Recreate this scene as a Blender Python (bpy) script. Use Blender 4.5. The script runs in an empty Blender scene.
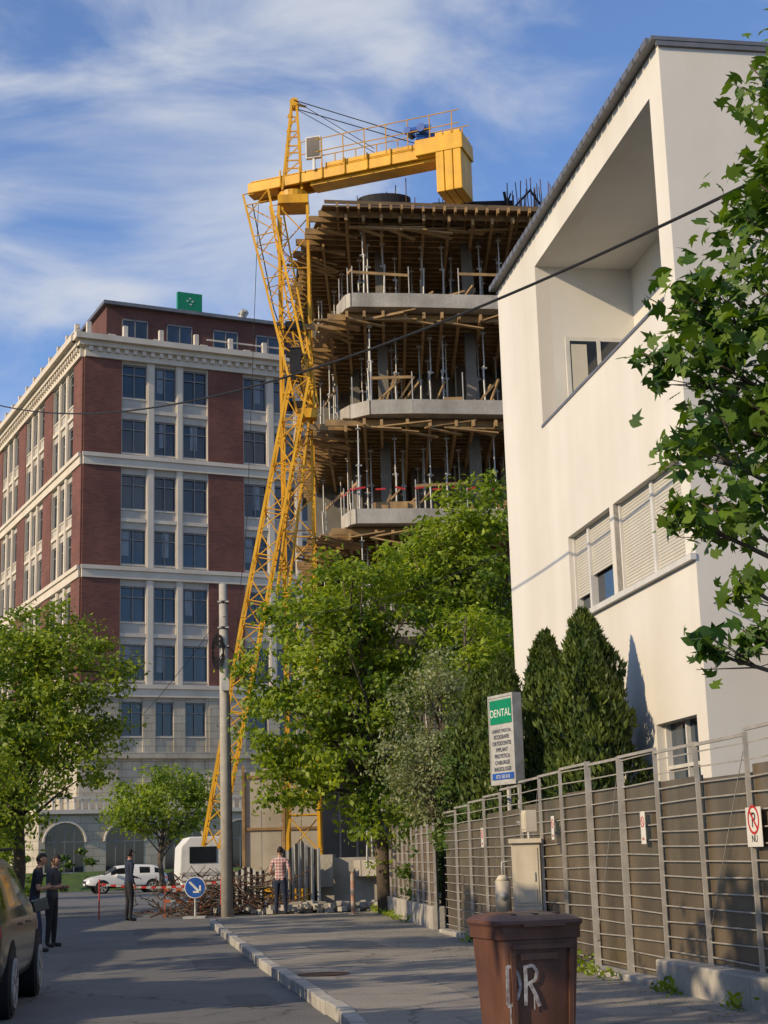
import bpy, math, random, bmesh
import numpy as np
from mathutils import Vector, Matrix
random.seed(7)
scene=bpy.context.scene
R=math.radians

# ---------------------------------------------------------------- materials
def mat(name,c1,c2=None,scale=2.0,rough=.8,metal=0,bump=0,bscale=30,detail=6,stretch=(1,1,1),spec=.4,streak=None,crack=None):
    m=bpy.data.materials.new(name); m.use_nodes=True
    nt=m.node_tree; N=nt.nodes; L=nt.links
    b=N['Principled BSDF']; b.inputs['Roughness'].default_value=rough; b.inputs['Metallic'].default_value=metal
    b.inputs['Specular IOR Level'].default_value=spec
    c1=tuple(c1)+(1,)
    if c2 is None: c2=tuple(x*.75 for x in c1[:3])
    c2=tuple(c2)+(1,)
    g=N.new('ShaderNodeNewGeometry')
    mp=N.new('ShaderNodeMapping'); mp.inputs['Scale'].default_value=stretch
    L.new(g.outputs['Position'],mp.inputs['Vector'])
    n=N.new('ShaderNodeTexNoise'); n.inputs['Scale'].default_value=scale; n.inputs['Detail'].default_value=detail; n.inputs['Roughness'].default_value=.62
    L.new(mp.outputs[0],n.inputs['Vector'])
    r=N.new('ShaderNodeValToRGB'); r.color_ramp.elements[0].position=.32; r.color_ramp.elements[1].position=.68
    r.color_ramp.elements[0].color=c2; r.color_ramp.elements[1].color=c1
    L.new(n.outputs[0],r.inputs[0])
    out=r.outputs[0]
    def mult(o,k):
        mx=N.new('ShaderNodeMix'); mx.data_type='RGBA'; mx.blend_type='MULTIPLY'; mx.inputs[0].default_value=1
        L.new(o,mx.inputs[6]); L.new(k,mx.inputs[7]); return mx.outputs[2]
    if streak:
        mp2=N.new('ShaderNodeMapping'); mp2.inputs['Scale'].default_value=(1,1,.06)
        L.new(g.outputs['Position'],mp2.inputs['Vector'])
        n2=N.new('ShaderNodeTexNoise'); n2.inputs['Scale'].default_value=streak[0]; n2.inputs['Detail'].default_value=5
        L.new(mp2.outputs[0],n2.inputs['Vector'])
        r2=N.new('ShaderNodeValToRGB'); r2.color_ramp.elements[0].position=.25; r2.color_ramp.elements[1].position=.6
        k=streak[1]; r2.color_ramp.elements[0].color=(k,k*.98,k*.95,1); r2.color_ramp.elements[1].color=(1,1,1,1)
        L.new(n2.outputs[0],r2.inputs[0]); out=mult(out,r2.outputs[0])
    if crack:
        nd=N.new('ShaderNodeTexNoise'); nd.inputs['Scale'].default_value=1.3; nd.inputs['Detail'].default_value=5; L.new(g.outputs['Position'],nd.inputs['Vector'])
        va=N.new('ShaderNodeVectorMath'); va.operation='MULTIPLY_ADD'; va.inputs[1].default_value=(1.1,1.1,0); L.new(nd.outputs['Color'],va.inputs[0]); L.new(g.outputs['Position'],va.inputs[2])
        vo=N.new('ShaderNodeTexVoronoi'); vo.feature='DISTANCE_TO_EDGE'; vo.inputs['Scale'].default_value=crack[0]; L.new(va.outputs[0],vo.inputs['Vector'])
        r3=N.new('ShaderNodeValToRGB'); r3.color_ramp.elements[0].position=.0; r3.color_ramp.elements[1].position=crack[1]; r3.color_ramp.elements[0].color=(.45,.45,.45,1); r3.color_ramp.elements[1].color=(1,1,1,1)
        L.new(vo.outputs[0],r3.inputs[0]); out=mult(out,r3.outputs[0])
        ns=N.new('ShaderNodeTexNoise'); ns.inputs['Scale'].default_value=90; ns.inputs['Detail'].default_value=2; L.new(g.outputs['Position'],ns.inputs['Vector'])
        r4=N.new('ShaderNodeValToRGB'); r4.color_ramp.elements[0].position=.35; r4.color_ramp.elements[1].position=.65; r4.color_ramp.elements[0].color=(.72,.72,.72,1); r4.color_ramp.elements[1].color=(1.2,1.2,1.2,1)
        L.new(ns.outputs[0],r4.inputs[0]); out=mult(out,r4.outputs[0])
    L.new(out,b.inputs['Base Color'])
    if bump:
        n3=N.new('ShaderNodeTexNoise'); n3.inputs['Scale'].default_value=bscale; n3.inputs['Detail'].default_value=4
        L.new(g.outputs['Position'],n3.inputs['Vector'])
        bp=N.new('ShaderNodeBump'); bp.inputs['Strength'].default_value=bump; bp.inputs['Distance'].default_value=.02
        L.new(n3.outputs[0],bp.inputs['Height']); L.new(bp.outputs[0],b.inputs['Normal'])
    return m
def brickmat(name,c1,c2,mortar,bw=.5,bh=.16):
    m=mat(name,c1,c2,.3,.85); nt=m.node_tree; N=nt.nodes; L=nt.links; b=N['Principled BSDF']
    g=N.new('ShaderNodeNewGeometry'); s=N.new('ShaderNodeSeparateXYZ'); L.new(g.outputs['Position'],s.inputs[0])
    a=N.new('ShaderNodeMath'); a.operation='ADD'; L.new(s.outputs[0],a.inputs[0]); L.new(s.outputs[1],a.inputs[1])
    c=N.new('ShaderNodeCombineXYZ'); L.new(a.outputs[0],c.inputs[0]); L.new(s.outputs[2],c.inputs[1])
    t=N.new('ShaderNodeTexBrick'); L.new(c.outputs[0],t.inputs['Vector'])
    t.inputs['Scale'].default_value=1; t.inputs['Brick Width'].default_value=bw; t.inputs['Row Height'].default_value=bh; t.inputs['Mortar Size'].default_value=.02
    t.inputs['Color1'].default_value=tuple(c1)+(1,); t.inputs['Color2'].default_value=tuple(c2)+(1,); t.inputs['Mortar'].default_value=tuple(mortar)+(1,)
    n=N.new('ShaderNodeTexNoise'); n.inputs['Scale'].default_value=.5; n.inputs['Detail'].default_value=6; L.new(g.outputs['Position'],n.inputs['Vector'])
    r=N.new('ShaderNodeValToRGB'); r.color_ramp.elements[0].position=.3; r.color_ramp.elements[1].position=.7
    r.color_ramp.elements[0].color=(.75,.75,.75,1); r.color_ramp.elements[1].color=(1.1,1.1,1.1,1); L.new(n.outputs[0],r.inputs[0])
    mx=N.new('ShaderNodeMix'); mx.data_type='RGBA'; mx.blend_type='MULTIPLY'; mx.inputs[0].default_value=1
    L.new(t.outputs[0],mx.inputs[6]); L.new(r.outputs[0],mx.inputs[7]); L.new(mx.outputs[2],b.inputs['Base Color'])
    return m
def leafmat(name,dark,light,trans=.35,nscale=.8):
    m=bpy.data.materials.new(name); m.use_nodes=True; nt=m.node_tree; N=nt.nodes; L=nt.links
    b=N['Principled BSDF']; b.inputs['Roughness'].default_value=.5; b.inputs['Specular IOR Level'].default_value=.35
    g=N.new('ShaderNodeNewGeometry'); n=N.new('ShaderNodeTexNoise'); n.inputs['Scale'].default_value=nscale; n.inputs['Detail'].default_value=1; L.new(g.outputs['Position'],n.inputs['Vector'])
    a=N.new('ShaderNodeMath'); a.operation='MULTIPLY_ADD'; a.inputs[1].default_value=.45; L.new(g.outputs['Random Per Island'],a.inputs[0])
    a2=N.new('ShaderNodeMath'); a2.operation='MULTIPLY_ADD'; a2.inputs[1].default_value=1.1; a2.inputs[2].default_value=-.28
    L.new(n.outputs[0],a2.inputs[0]); L.new(a2.outputs[0],a.inputs[2])
    r=N.new('ShaderNodeValToRGB'); r.color_ramp.elements[0].color=tuple(dark)+(1,); r.color_ramp.elements[1].color=tuple(light)+(1,)
    r.color_ramp.elements[0].position=.15; r.color_ramp.elements[1].position=.85
    L.new(a.outputs[0],r.inputs[0]); L.new(r.outputs[0],b.inputs['Base Color'])
    t=N.new('ShaderNodeBsdfTranslucent'); mx0=N.new('ShaderNodeMix'); mx0.data_type='RGBA'; mx0.blend_type='MULTIPLY'; mx0.inputs[0].default_value=1
    mx0.inputs[7].default_value=(1.7,1.6,.5,1); L.new(r.outputs[0],mx0.inputs[6]); L.new(mx0.outputs[2],t.inputs[0])
    ms=N.new('ShaderNodeMixShader'); ms.inputs[0].default_value=trans
    L.new(b.outputs[0],ms.inputs[1]); L.new(t.outputs[0],ms.inputs[2]); L.new(ms.outputs[0],N['Material Output'].inputs[0])
    return m

M_asph=mat('asphalt',(.17,.168,.165),(.12,.119,.12),.5,.85,bump=.5,bscale=60,crack=(.28,.008))
M_asph2=mat('asphalt_patch',(.12,.12,.12),(.09,.09,.09),1.2,.85,bump=.4,bscale=60)
M_side=mat('pavement_asphalt',(.31,.285,.25),(.2,.185,.165),.8,.9,bump=.5,bscale=45,crack=(.5,.012))
M_kerb=mat('kerb_concrete',(.44,.42,.38),(.27,.255,.235),3,.9,bump=.4,bscale=25)
M_soil=mat('soil',(.17,.14,.1),(.09,.075,.055),.7,.95,bump=.8,bscale=8)
M_lawn=mat('lawn',(.07,.12,.025),(.035,.07,.015),2,.9,bump=1,bscale=30)
M_plaster=mat('white_plaster',(.66,.63,.575),(.6,.57,.52),.5,.9,bump=.12,bscale=50,streak=(.9,.91))
M_plaster2=mat('loggia_plaster',(.64,.62,.58),(.58,.56,.52),.8,.9,bump=.1,bscale=50)
M_metalroof=mat('roof_metal',(.2,.2,.21),(.14,.14,.15),2,.5,.5)
M_shut=mat('shutter',(.52,.49,.42),(.46,.43,.37),2,.6)
M_frame=mat('window_frame_white',(.6,.58,.55),(.5,.49,.46),3,.5)
def glassmat(name,c1,c2,scale=.35,rough=.04):
    m=mat(name,c1,c2,scale,rough,spec=.6,detail=1); m.node_tree.nodes['Principled BSDF'].inputs['IOR'].default_value=1.6
    return m
M_glass=glassmat('window_glass',(.035,.055,.08),(.012,.018,.028))
M_glassd=glassmat('window_glass_dark',(.016,.02,.026),(.008,.009,.012))
M_curt=mat('curtained_window',(.2,.23,.26),(.1,.12,.15),1,.25,spec=.7)
M_brick=brickmat('red_brick',(.175,.06,.043),(.125,.043,.032),(.14,.082,.064))
M_brickd=brickmat('dark_red_brick',(.14,.052,.042),(.105,.04,.032),(.11,.064,.054))
M_stone=mat('pale_stone',(.62,.56,.47),(.54,.48,.4),.6,.85,streak=(.8,.88))
M_stoneb=brickmat('rusticated_stone',(.46,.41,.32),(.39,.345,.27),(.23,.2,.17),1.1,.5)
M_spand=mat('spandrel_panel',(.44,.41,.36),(.37,.34,.3),1,.8)
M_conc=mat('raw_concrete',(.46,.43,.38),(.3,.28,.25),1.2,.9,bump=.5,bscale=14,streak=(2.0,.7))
M_concd=mat('raw_concrete_dark',(.2,.18,.155),(.12,.11,.095),.8,.9,bump=.4,bscale=14)  # columns and core use this darker copy, interior shade put into the colour
M_ply=mat('plywood',(.17,.11,.06),(.11,.075,.04),1.2,.7)
M_beam=mat('timber_beam',(.4,.25,.1),(.2,.125,.06),2.5,.7)
M_steel=mat('galvanised_steel',(.5,.49,.46),(.32,.31,.3),5,.55,.15)
M_rust=mat('rusty_steel',(.16,.08,.045),(.09,.05,.035),6,.8,.3)
M_black=mat('black_panel',(.022,.022,.025),(.014,.014,.016),3,.7,spec=.2)
M_yel=mat('crane_yellow_paint',(.8,.43,.015),(.58,.29,.012),1.2,.5,bump=.1,bscale=9,streak=(3,.75))
M_yel2=mat('crane_yellow_shaded',(.62,.33,.015),(.48,.25,.01),1.2,.5)
M_blue=mat('blue_paint',(.02,.1,.4),(.015,.07,.3),3,.4)
M_green=mat('green_paint',(.0,.22,.1),(.0,.18,.08),3,.4)
M_white=mat('white_paint',(.72,.71,.68),(.6,.59,.56),2.5,.5,streak=(5,.85))
M_red=mat('red_paint',(.5,.03,.025),(.4,.02,.02),3,.5)
M_bark=mat('bark',(.13,.1,.075),(.07,.055,.042),6,.95,bump=1,bscale=25,stretch=(1,1,.25))
M_fback=mat('fence_sheet',(.15,.115,.075),(.075,.06,.044),.9,.28,streak=(3,.6))
M_fwood=mat('fence_boards',(.17,.12,.08),(.1,.075,.05),2,.7,streak=(5,.7))
M_fsteel=mat('fence_steel',(.46,.43,.39),(.3,.28,.255),4,.45,.25)
M_tan=mat('beige_sheet',(.5,.46,.38),(.4,.36,.3),1,.8,streak=(2,.75))
M_brown=mat('bin_plastic',(.15,.068,.045),(.105,.048,.034),3,.42,bump=.1,bscale=60,streak=(6,.7))
M_rubber=mat('rubber',(.025,.025,.026),(.018,.018,.018),8,.8)
M_cabinet=mat('cabinet_paint',(.64,.58,.46),(.54,.48,.38),2,.6,streak=(6,.75))
M_polec=mat('pole_concrete',(.4,.37,.32),(.3,.28,.25),3,.9,bump=.3,bscale=20)
M_house=mat('ochre_render',(.5,.42,.3),(.42,.35,.25),.6,.9)
M_tile=mat('roof_tile',(.25,.09,.05),(.17,.07,.05),3,.8)
M_spray=mat('spray_paint',(.5,.5,.5),(.2,.15,.14),25,.7)

# ---------------------------------------------------------------- mesh builder
class MB:
    def __init__(s,M=None): s.v=[];s.f=[];s.m=[];s.M=M
    def add(s,vs,fs,mi=0):
        o=len(s.v)
        for p in vs:
            p=Vector(p)
            if s.M is not None: p=s.M@p
            s.v.append(p[:])
        for f in fs: s.f.append(tuple(i+o for i in f)); s.m.append(mi)
    def box(s,x0,x1,y0,y1,z0,z1,mi=0):
        s.add([(x0,y0,z0),(x1,y0,z0),(x1,y1,z0),(x0,y1,z0),(x0,y0,z1),(x1,y0,z1),(x1,y1,z1),(x0,y1,z1)],
              [(0,3,2,1),(4,5,6,7),(0,1,5,4),(1,2,6,5),(2,3,7,6),(3,0,4,7)],mi)
    def quad(s,a,b,c,d,mi=0): s.add([a,b,c,d],[(0,1,2,3)],mi)
    def beam(s,p0,p1,w,h,mi=0,up=(0,0,1)):
        p0=Vector(p0);p1=Vector(p1);d=(p1-p0).normalized();u=Vector(up)
        if abs(d.dot(u))>.98:u=Vector((0,1,0))
        x=d.cross(u).normalized()*w/2;y=x.cross(d).normalized()*h/2
        s.add([p0-x-y,p0+x-y,p0+x+y,p0-x+y,p1-x-y,p1+x-y,p1+x+y,p1-x+y],[(0,1,2,3),(7,6,5,4),(0,4,5,1),(1,5,6,2),(2,6,7,3),(3,7,4,0)],mi)
    def path(s,pts,rad,n=8,mi=0,cap=True):
        pts=[Vector(p) for p in pts]
        if not hasattr(rad,'__len__'): rad=[rad]*len(pts)
        vs=[];fs=[];prev=None
        for i,p in enumerate(pts):
            d=(pts[min(i+1,len(pts)-1)]-pts[max(i-1,0)]).normalized()
            if prev is None:
                a=Vector((0,0,1)) if abs(d.z)<.9 else Vector((1,0,0)); x=d.cross(a).normalized()
            else: x=(prev-d*prev.dot(d)).normalized()
            prev=x;y=d.cross(x)
            for k in range(n):
                t=2*math.pi*k/n; vs.append(p+(x*math.cos(t)+y*math.sin(t))*rad[i])
        for i in range(len(pts)-1):
            for k in range(n):
                a=i*n+k;b=i*n+(k+1)%n; fs.append((a,b,b+n,a+n))
        if cap: fs.append(tuple(range(n-1,-1,-1))); fs.append(tuple((len(pts)-1)*n+k for k in range(n)))
        s.add(vs,fs,mi)
    def tube(s,p0,p1,r0,r1=None,n=8,mi=0): s.path([p0,p1],[r0,r0 if r1 is None else r1],n,mi)
    def prism(s,poly,z0,z1,mi=0,mtop=None):
        n=len(poly); vs=[(p[0],p[1],z0) for p in poly]+[(p[0],p[1],z1) for p in poly]
        s.add(vs,[(i,(i+1)%n,(i+1)%n+n,i+n) for i in range(n)]+[tuple(range(n-1,-1,-1))],mi)
        s.add(vs[n:],[tuple(range(n))],mi if mtop is None else mtop)
    def lattice(s,p0,p1,w,h,seg,mi=0,r=.045,rd=.025,up=(0,0,1),taper=1.0):
        p0=Vector(p0);p1=Vector(p1);d=(p1-p0).normalized();u=Vector(up);x=d.cross(u).normalized();y=x.cross(d).normalized()
        def c(i,k):
            t=i/seg; sc=1+(taper-1)*t
            sx,sy=[(-1,-1),(1,-1),(1,1),(-1,1)][k%4]
            return p0+(p1-p0)*t+x*(sx*w/2*sc)+y*(sy*h/2*sc)
        for k in range(4): s.beam(c(0,k),c(seg,k),r*2,r*2,mi,up)
        for i in range(seg):
            for k in range(4):
                a,b=(c(i,k),c(i+1,k+1)) if (i+k)%2 else (c(i,k+1),c(i+1,k))
                s.tube(a,b,rd,n=5,mi=mi)
                if i%2==0: s.tube(c(i,k),c(i,k+1),rd,n=5,mi=mi)
    def wall(s,x0,x1,z0,z1,holes,t,mi=0,y=0,mr=None):
        xs=sorted({x0,x1}|{h[0] for h in holes}|{h[1] for h in holes}); zs=sorted({z0,z1}|{h[2] for h in holes}|{h[3] for h in holes})
        for i in range(len(xs)-1):
            for j in range(len(zs)-1):
                cx=(xs[i]+xs[i+1])/2;cz=(zs[j]+zs[j+1])/2
                if any(h[0]<cx<h[1] and h[2]<cz<h[3] for h in holes): continue
                for yy in (y,y+t):
                    q=[(xs[i],yy,zs[j]),(xs[i+1],yy,zs[j]),(xs[i+1],yy,zs[j+1]),(xs[i],yy,zs[j+1])]
                    s.quad(*(q if yy==y else q[::-1]),mi)
        mr=mi if mr is None else mr
        for a,b,c,d in holes:
            s.quad((a,y,c),(a,y+t,c),(b,y+t,c),(b,y,c),mr);s.quad((a,y,d),(b,y,d),(b,y+t,d),(a,y+t,d),mr)
            s.quad((a,y,c),(a,y,d),(a,y+t,d),(a,y+t,c),mr);s.quad((b,y,c),(b,y+t,c),(b,y+t,d),(b,y,d),mr)
    def obj(s,name,mats,parent=None,smooth=False,bevel=0):
        me=bpy.data.meshes.new(name); me.from_pydata(s.v,[],s.f); 
        for m in (mats if isinstance(mats,(list,tuple)) else [mats]): me.materials.append(m)
        me.polygons.foreach_set('material_index',s.m)
        if smooth: me.polygons.foreach_set('use_smooth',[True]*len(s.f))
        me.update(); o=bpy.data.objects.new(name,me); scene.collection.objects.link(o)
        if parent: o.parent=parent
        if bevel:
            b=o.modifiers.new('b','BEVEL'); b.width=bevel; b.segments=2; b.limit_method='ANGLE'
        return o
def empty(name,loc=(0,0,0)):
    e=bpy.data.objects.new(name,None); scene.collection.objects.link(e); e.empty_display_size=.3; return e
def frame(x,y,z,deg): return Matrix.Translation((x,y,z))@Matrix.Rotation(R(deg),4,'Z')
def text(name,body,M,size,m,parent,align='CENTER',ext=.001):
    c=bpy.data.curves.new(name,'FONT'); c.body=body; c.size=size; c.align_x=align; c.extrude=ext
    o=bpy.data.objects.new(name,c); scene.collection.objects.link(o); c.materials.append(m); o.matrix_world=M
    bpy.context.view_layer.update()
    me=bpy.data.meshes.new_from_object(o.evaluated_get(bpy.context.evaluated_depsgraph_get())); me.transform(M)
    bpy.data.objects.remove(o); o2=bpy.data.objects.new(name,me); scene.collection.objects.link(o2); o2.parent=parent
    return o2

# ---------------------------------------------------------------- foliage
def leaves(name,cent,size,m,parent,seed,up=.5,outc=None,shape='rhomb',asp=.55):
    rng=np.random.default_rng(seed); n=len(cent)
    nr=rng.normal(size=(n,3)); nr[:,2]+=up*1.5
    if outc is not None:
        o=cent-np.array(outc); o/=np.linalg.norm(o,axis=1)[:,None]+1e-6; nr+=o*.8
    nr/=np.linalg.norm(nr,axis=1)[:,None]
    t=rng.normal(size=(n,3)); t-=nr*(t*nr).sum(1)[:,None]; t/=np.linalg.norm(t,axis=1)[:,None]; b=np.cross(nr,t)
    sz=size*rng.uniform(.65,1.3,n)[:,None]
    if shape=='rhomb': P=[(-.5,0,0),(0,asp/2,.08),(.5,0,-.05),(0,-asp/2,.08)]
    elif shape=='maple':
        P=[(-.5,0,0),(-.42,.2,.02),(-.22,.46,-.03),(-.1,.22,.03),(.12,.42,-.04),(.12,.15,.04),(.55,0,-.08),(.12,-.15,.04),(.12,-.42,-.04),(-.1,-.22,.03),(-.22,-.46,-.03),(-.42,-.2,.02)]
    k=len(P)
    V=np.stack([cent+t*(p[0]*sz)+b*(p[1]*sz)+nr*(p[2]*sz) for p in P],1).reshape(-1,3)
    me=bpy.data.meshes.new(name); me.vertices.add(n*k); me.vertices.foreach_set('co',V.ravel())
    me.loops.add(n*k); me.loops.foreach_set('vertex_index',np.arange(n*k)); me.polygons.add(n)
    me.polygons.foreach_set('loop_start',np.arange(0,n*k,k)); me.polygons.foreach_set('loop_total',np.full(n,k))
    me.update(calc_edges=True); me.validate(); me.materials.append(m)
    o=bpy.data.objects.new(name,me); scene.collection.objects.link(o); o.parent=parent; return o
def crown(blobs,n,clump,seed,per=90,inner=.45):
    rng=np.random.default_rng(seed); w=np.array([b[3]*b[4]*b[5] for b in blobs])**.8; w/=w.sum()
    C=[];cl=[]
    for b,wi in zip(blobs,w):
        K=max(3,int(n*wi/per)); d=rng.normal(size=(K,3)); d/=np.linalg.norm(d,axis=1)[:,None]
        r=(inner+(1.04-inner)*rng.random(K)**.6)[:,None]
        c=np.array(b[:3])+d*r*np.array(b[3:6]); cl.append(c)
        for ci in c:
            k=int(per*rng.uniform(.5,1.5)); s=clump*rng.uniform(.6,1.25)
            C.append(ci+rng.normal(size=(k,3))*np.array([s,s,s*.55]))
    return np.concatenate(C),np.concatenate(cl)
def tree(name,base,top,blobs,n,size,m,seed,clump=.35,r=.18,nb=26,per=60,shape='rhomb',inner=.45,up=.5,z0=0):
    e=empty(name); L,cl=crown(blobs,n,clump,seed,per,inner)
    L=L[L[:,2]>z0+.25]
    leaves('foliage',L,size,m,e,seed,up,np.mean(cl,0),shape)
    mb=MB(); b=Vector(base); t=Vector(top); rr=random.Random(seed)
    pts=[b+(t-b)*(i/6)+Vector((rr.uniform(-.12,.12),rr.uniform(-.12,.12),0))*(1 if 0<i else 0) for i in range(7)]
    mb.path(pts,[r*1.25,r,r*.85,r*.7,r*.55,r*.4,r*.2],10)
    idx=list(range(len(cl))); rr.shuffle(idx)
    for i in idx[:nb]:
        c=Vector(cl[i]); k=rr.uniform(.3,.95); s=b+(t-b)*k
        if s.z>c.z+.5: s=b+(t-b)*.35
        mid=s.lerp(c,.5)+Vector((rr.uniform(-.2,.2),rr.uniform(-.2,.2),rr.uniform(-.1,.35)))
        mb.path([s,s.lerp(mid,.5),mid,c],[r*.33,r*.25,r*.17,r*.05],6)
    mb.obj('trunk_and_limbs',M_bark,e,True); return e
LM_lime=leafmat('leaf_spring_green',(.07,.135,.014),(.33,.41,.04),.44)
LM_left=leafmat('leaf_left_tree',(.07,.135,.016),(.31,.39,.045),.44)
LM_dk=leafmat('leaf_dark',(.035,.08,.013),(.12,.18,.025),.25)
LM_olive=leafmat('leaf_greygreen',(.12,.16,.075),(.31,.33,.18),.3)
LM_maple=leafmat('leaf_maple',(.022,.07,.009),(.14,.23,.022),.35,3)
LM_thuja=leafmat('leaf_thuja',(.022,.05,.01),(.11,.145,.022),.12,2.5)

# ---------------------------------------------------------------- world & light
sun_d=Vector((-.84,-.54,.46)).normalized()
w=bpy.data.worlds.new('World'); scene.world=w; w.use_nodes=True
nt=w.node_tree; N=nt.nodes; L=nt.links; bg=N['Background']
sky=N.new('ShaderNodeTexSky'); sky.sky_type='NISHITA'; sky.sun_disc=False
sky.sun_elevation=math.asin(sun_d.z); sky.sun_rotation=math.atan2(sun_d.x,sun_d.y)%(2*math.pi)
sky.air_density=1.0; sky.dust_density=.3; sky.ozone_density=3.5
tint=N.new('ShaderNodeMix'); tint.data_type='RGBA'; tint.blend_type='MULTIPLY'; tint.inputs[0].default_value=1; tint.inputs[7].default_value=(.95,1.05,1.25,1)
L.new(sky.outputs[0],tint.inputs[6])
tc=N.new('ShaderNodeTexCoord'); mp=N.new('ShaderNodeMapping'); mp.inputs['Rotation'].default_value=(0,R(28),R(12)); mp.inputs['Scale'].default_value=(1.0,1.4,2.4); mp.inputs['Location'].default_value=(1.35,.6,.15)
L.new(tc.outputs['Generated'],mp.inputs[0])
n1=N.new('ShaderNodeTexNoise'); n1.inputs['Scale'].default_value=4.3; n1.inputs['Detail'].default_value=10; n1.inputs['Roughness'].default_value=.54; n1.inputs['Distortion'].default_value=.8
L.new(mp.outputs[0],n1.inputs['Vector'])
rp=N.new('ShaderNodeValToRGB'); rp.color_ramp.elements[0].position=.42; rp.color_ramp.elements[1].position=.72; rp.color_ramp.interpolation='EASE'
rp.color_ramp.elements[0].color=(.03,.03,.03,1); rp.color_ramp.elements[1].color=(.9,.9,.9,1)
L.new(n1.outputs[0],rp.inputs[0])
mx=N.new('ShaderNodeMix'); mx.data_type='RGBA'; L.new(rp.outputs[0],mx.inputs[0])
L.new(tint.outputs[2],mx.inputs[6]); mx.inputs[7].default_value=(4.5,4.7,5.1,1)
L.new(mx.outputs[2],bg.inputs[0]); bg.inputs[1].default_value=.15
sl=bpy.data.lights.new('sun','SUN'); sl.energy=4.6; sl.angle=R(.5); sl.color=(1,.8,.52)
so=bpy.data.objects.new('sun',sl); scene.collection.objects.link(so); so.rotation_mode='QUATERNION'; so.rotation_quaternion=sun_d.to_track_quat('Z','Y')
scene.view_settings.view_transform='Standard'; scene.view_settings.look='None'; scene.view_settings.exposure=0
cam=bpy.data.cameras.new('camera'); co=bpy.data.objects.new('camera',cam); scene.collection.objects.link(co); scene.camera=co
cam.sensor_fit='VERTICAL'; cam.sensor_height=24; cam.lens=24*1540/1024; cam.clip_end=6000; cam.clip_start=.1
co.matrix_world=Matrix.Translation((0,0,1.5))@Matrix.Rotation(R(90+12.6),4,'X')@Matrix.Rotation(R(-1.66),4,'Z')

# ---------------------------------------------------------------- ground
mb=MB(); mb.quad((-2500,-2500,0),(2500,-2500,0),(2500,2500,0),(-2500,2500,0)); mb.obj('ground',M_soil)
mb=MB(); mb.add([(x,y,.004) for x,y in [(8,-15),(8,44),(-2,60),(-4,96),(-40,96),(-40,70),(-18,60),(-9.7,38),(-6.7,20),(-1.2,-15)]],[tuple(range(10))]); mb.obj('road',M_asph)
mb=MB()
for x,y,wx,wy,a in [(-2.6,24,.9,2.6,9),(-4.4,31,1.3,1.6,12),(-1.6,17.6,.5,1.4,9),(-5.5,36,.8,3,8)]:
    mb.M=frame(x,y,.008,a); mb.add([(-wx/2,-wy/2,0),(wx/2,-wy/2,0),(wx*.45,wy/2,0),(-wx*.5,wy*.46,0)],[(0,1,2,3)])
mb.obj('asphalt_repair_patch',M_asph2)
kerb=[(1.5,-12),(.9,3),(.25,9.5),(-.4,14.8),(-1.8,22.7),(-3.1,30.5),(-4.25,37.6),(-4.35,38.6),(-4.1,39.4),(-3.4,40),(-.25,40.6)]
fl=[(3.9,8),(3.35,13),(2.2,20),(.85,30),(-.43,43)]
def interp(pl,y):
    for a,b in zip(pl,pl[1:]):
        if a[1]<=y<=b[1]: t=(y-a[1])/(b[1]-a[1]); return a[0]+(b[0]-a[0])*t
    return pl[0][0] if y<pl[0][1] else pl[-1][0]
poly=kerb+[(.85,30),(2.2,20),(3.35,13),(3.9,8),(4.6,-12)]
mb=MB(); mb.prism(poly[::-1],-.05,.12); mb.obj('pavement',M_side)
def off(pl,d):
    out=[]
    for i,p in enumerate(pl):
        a=Vector(pl[max(i-1,0)]+(0,)); b=Vector(pl[min(i+1,len(pl)-1)]+(0,)); t=(b-a).normalized(); out.append((p[0]-t.y*d,p[1]+t.x*d))
    return out
def stones(pl,wd,h,mb,ln=1.0):
    for a,b in zip(pl,pl[1:]):
        A=Vector(a+(0,));B=Vector(b+(0,));d=(B-A);n=max(1,round(d.length/ln));
        for i in range(n):
            p=A+d*(i/n);q=A+d*((i+1)/n)-d.normalized()*.015
            j=random.uniform(-.008,.008)
            mb.beam(p+Vector((j,0,h/2+j)),q+Vector((j,0,h/2+j)),wd,h)
mb=MB(); stones(off(kerb,.07),.15,.135,mb); mb.obj('kerb',M_kerb,bevel=.012)
lk=[(-.5,-15),(-6.7,20),(-9.7,38),(-18,60)]
mb=MB(); stones(lk,.15,.13,mb); mb.obj('kerb',M_kerb,bevel=.012)
mb=MB(); mb.prism([(-.58,-15),(-6.78,20),(-9.8,38),(-18.1,60),(-22,60),(-13,38),(-10.5,20),(-5,-15)],-.05,.115); mb.obj('pavement',M_side)
mb=MB(); mb.M=frame(-.9,19.5,.124,8)
mb.add([(math.cos(t)*.33,math.sin(t)*.33,.004) for t in [i*math.pi/12 for i in range(24)]],[tuple(range(24))]); mb.obj('manhole_cover',M_rust)
mb=MB()
for x,y,wx,wy,a in [(.9,17.5,.9,3.2,10),(-.9,26,1.2,2.2,8),(1.2,13.6,1.3,1.2,14)]:
    mb.M=frame(x,y,.124,a); mb.add([(-wx/2,-wy/2,0),(wx/2,-wy/2,0),(wx*.5,wy/2,0),(-wx*.44,wy*.5,0)],[(0,1,2,3)])
mb.obj('pavement_repair_patch',mat('pavement_patch',(.22,.21,.19),(.16,.15,.14),1,.9,bump=.4,bscale=50))
mb=MB()
mb.add([(-60,92,.01),(-6,92,.01),(-2,97,1.1),(-60,97,1.1)],[(0,1,2,3)]); mb.quad((-60,97,1.1),(-2,97,1.1),(6,190,1.1),(-75,190,1.1)); mb.quad((-6,92,.01),(8,190,.01),(6,190,1.1),(-2,97,1.1)); mb.obj('lawn',M_lawn)

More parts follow.
